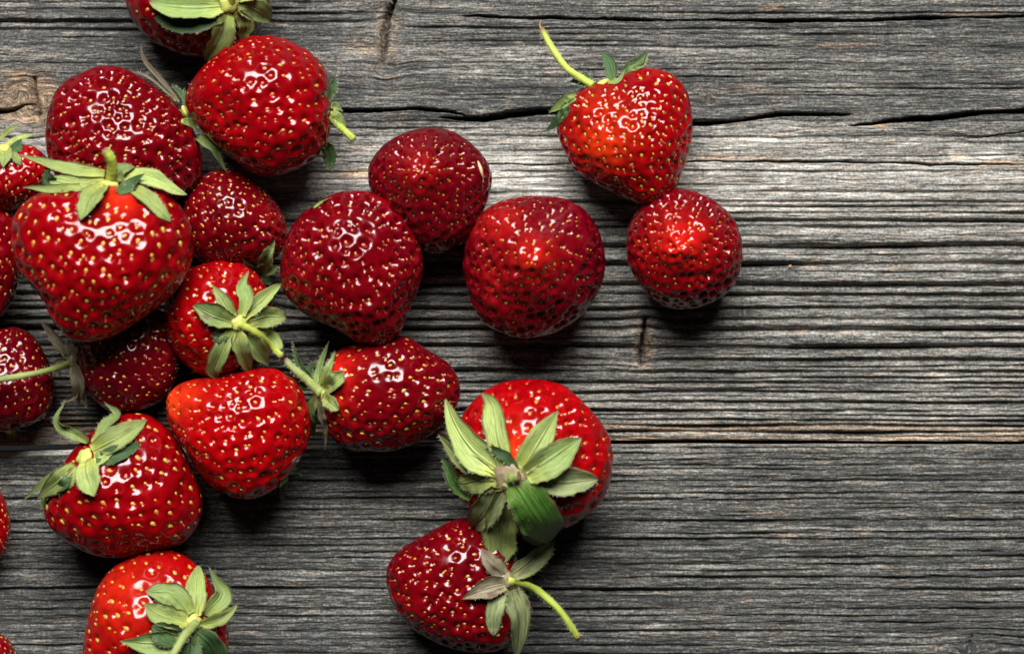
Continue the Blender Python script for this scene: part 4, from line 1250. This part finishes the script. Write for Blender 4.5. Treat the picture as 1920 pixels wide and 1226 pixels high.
V_ = strawberry('large bright strawberry at lower centre, wide pale leaf collar, stem torn off',
                [(845, 870), (853, 820), (870, 772), (905, 733), (950, 713), (1000, 710), (1055, 722), (1100, 755), (1131, 795), (1149, 850), (1146, 900), (1126, 945), (1086, 978), (1040, 995), (980, 1000), (920, 985), (870, 945), (848, 905)],
                (0.35, -0.4, -0.85), 'bright', 14, .86, 80, 300, 2.4, ssize=5.6, unripe=[(975, 860, 46, .8)], seedmat='seed_red')
cv = calyx(V_, 955, 896, 30, 2, 'hub_dry', .3)
leaves(V_, cv, [('pale', 36, [(930, 892, 4), (872, 856, 8), (827, 815, 4)], {}), ('pale', 60, [(938, 884, 6), (886, 838, 14), (852, 757, 16)], {}),
                ('pale', 44, [(950, 878, 5), (928, 818, 12), (918, 764, 12), (904, 738, 10)], {}), ('deep', 21, [(968, 880, 8), (940, 852, 16), (894, 834, 20)], dict(twist=20)),
                ('pale', 50, [(978, 880, 5), (1010, 824, 10), (1047, 768, 12)], {}), ('mid', 54, [(986, 890, 8), (1040, 856, 16), (1092, 820, 16)], dict(cup=.45, blunt=.2)),
                ('worn', 50, [(990, 898, 6), (1056, 910, 10), (1122, 898, 10)], dict(blunt=.35)), ('deep', 40, [(975, 930, 4), (992, 980, 4), (1014, 1024, -14)], dict(blunt=.4)),
                ('gloss', 78, [(962, 906, 14), (985, 945, 26), (1012, 985, 20), (1022, 1000, 10)], dict(cup=-.35, blunt=.75)),
                ('worn', 50, [(938, 914, 5), (914, 945, 8), (892, 984, 2)], dict(blunt=.5)), ('pale', 64, [(945, 918, 8), (936, 985, 18), (941, 1048, 14)], dict(blunt=.65)),
                ('pale', 48, [(932, 902, 6), (896, 908, 10), (864, 904, 8)], dict(blunt=.6)), ('gloss', 30, [(884, 932, -4), (852, 900, 2), (834, 858, -6)], dict(blunt=.3))])
stem(V_, [(956, 898, 8), (964, 894, 14), (974, 892, 18)], 11, 9, 'stem_dull', 60)
stem(V_, [(950, 910, 6), (947, 912, 12), (945, 914, 16)], 7, 5, 'stem_dull', 20)

W = strawberry('dark strawberry at the bottom centre with browned leaves and curved bright stem',
               [(723, 1085), (728, 1055), (750, 1030), (790, 1005), (830, 982), (870, 970), (910, 980), (950, 1010), (976, 1060), (986, 1110), (980, 1160), (960, 1205), (920, 1226), (870, 1224), (820, 1207), (770, 1177), (740, 1142), (727, 1112)],
               (-1, 0.05, 0.05), 'dark', 0, .84, 76, 370, 3.0, ssize=5.2, seedmat='seed')
cw = calyx(W, 952, 1086, 17, 2, 'hub_dry')
leaves(W, cw, [('dry', 38, [(946, 1094, 6), (908, 1104, 12), (866, 1122, 8)], dict(cup=.4)), ('dry', 38, [(946, 1080, 5), (922, 1054, 10), (902, 1028, 6)], {}),
               ('worn', 38, [(958, 1078, 4), (1000, 1046, 4), (1041, 1014, -6)], dict(blunt=.2)), ('worn', 34, [(944, 1100, 6), (932, 1140, 10), (926, 1192, 2)], dict(blunt=.4)),
               ('worn', 48, [(958, 1102, 6), (970, 1158, 4), (965, 1232, -8)], dict(blunt=.2)), ('mid', 17, [(976, 1084, 2), (968, 1060, 8), (962, 1040, 8)], {}),
               ('deep', 26, [(962, 1090, -4), (985, 1100, -12), (990, 1125, -26)], {}), ('deep', 30, [(960, 1078, -6), (972, 1050, -10), (968, 1020, -10)], {})])
stem(W, [(950, 1087, 8), (1000, 1102, 14), (1042, 1136, 8), (1068, 1170, -4), (1085, 1198, -14)], 7.5, 6.5, fuzz=300)

# ------------------------------------------------------------------ loose bits
def splinter(label, b, pts, w):
    sp = spline(to_space(b, pts), 9)
    t = np.gradient(sp, axis=0); t /= np.linalg.norm(t, axis=1, keepdims=True)
    Vv = []; base = sp[0] - np.array([0, 0, 1.0])
    for i in range(9):
        u = i / 8
        hw = w * (0.45 + 0.55 * math.sin(math.pi * min(1, u * 1.15)))
        sd = np.cross(t[i], (0, 0, 1)); sd /= np.linalg.norm(sd)
        for a, c_ in ((-1, 0), (0, 0.8), (1, 0), (0, -0.8)):
            Vv.append(sp[i] + sd * a * hw + np.array([0, 0, c_ * hw * 0.6]))
    me = mesh_from('splinter', (np.array(Vv) - base) * S, grid_faces(9, 4, True))
    o = link_obj('splinter', me, M['straw'])
    o.location = base * S
    o['label'] = label; o['category'] = 'splinter'
    return o


splinter('pale straw splinter stuck to the dark strawberry standing tip up', I_, [(896, 302, 2), (902, 320, 4), (906, 342, 2)], 3.6)

def chip(label, cat, name, px, py, r, mat):
    rg = np.random.default_rng(int(px))
    base = unproj(px, py, 0.0)
    V = []
    for z in (-1.5, 1.2, 2.4):
        for k in range(7):
            a = 2 * math.pi * k / 7
            rr = r * (0.6 + 0.7 * rg.random()) * (0.6 if z > 2 else 1)
            V.append((math.cos(a) * rr, math.sin(a) * rr * 0.6, z))
    V.append((0, 0, 2.6))
    F = [tuple(map(int, f)) for f in grid_faces(3, 7, True)] + [(14 + k, 14 + (k + 1) % 7, 21) for k in range(7)]
    me = bpy.data.meshes.new(name)
    me.from_pydata([tuple(np.array(v) * S) for v in V], [], F)
    o = link_obj(name, me, M[mat]); o.location = base * S
    o['label'] = label; o['category'] = cat
    return o


chip('tiny tan wood chip on the grey board right of the small round strawberry', 'wood chip', 'wood_chip', 1481, 499, 4.0, 'chip')
grow_hairs()
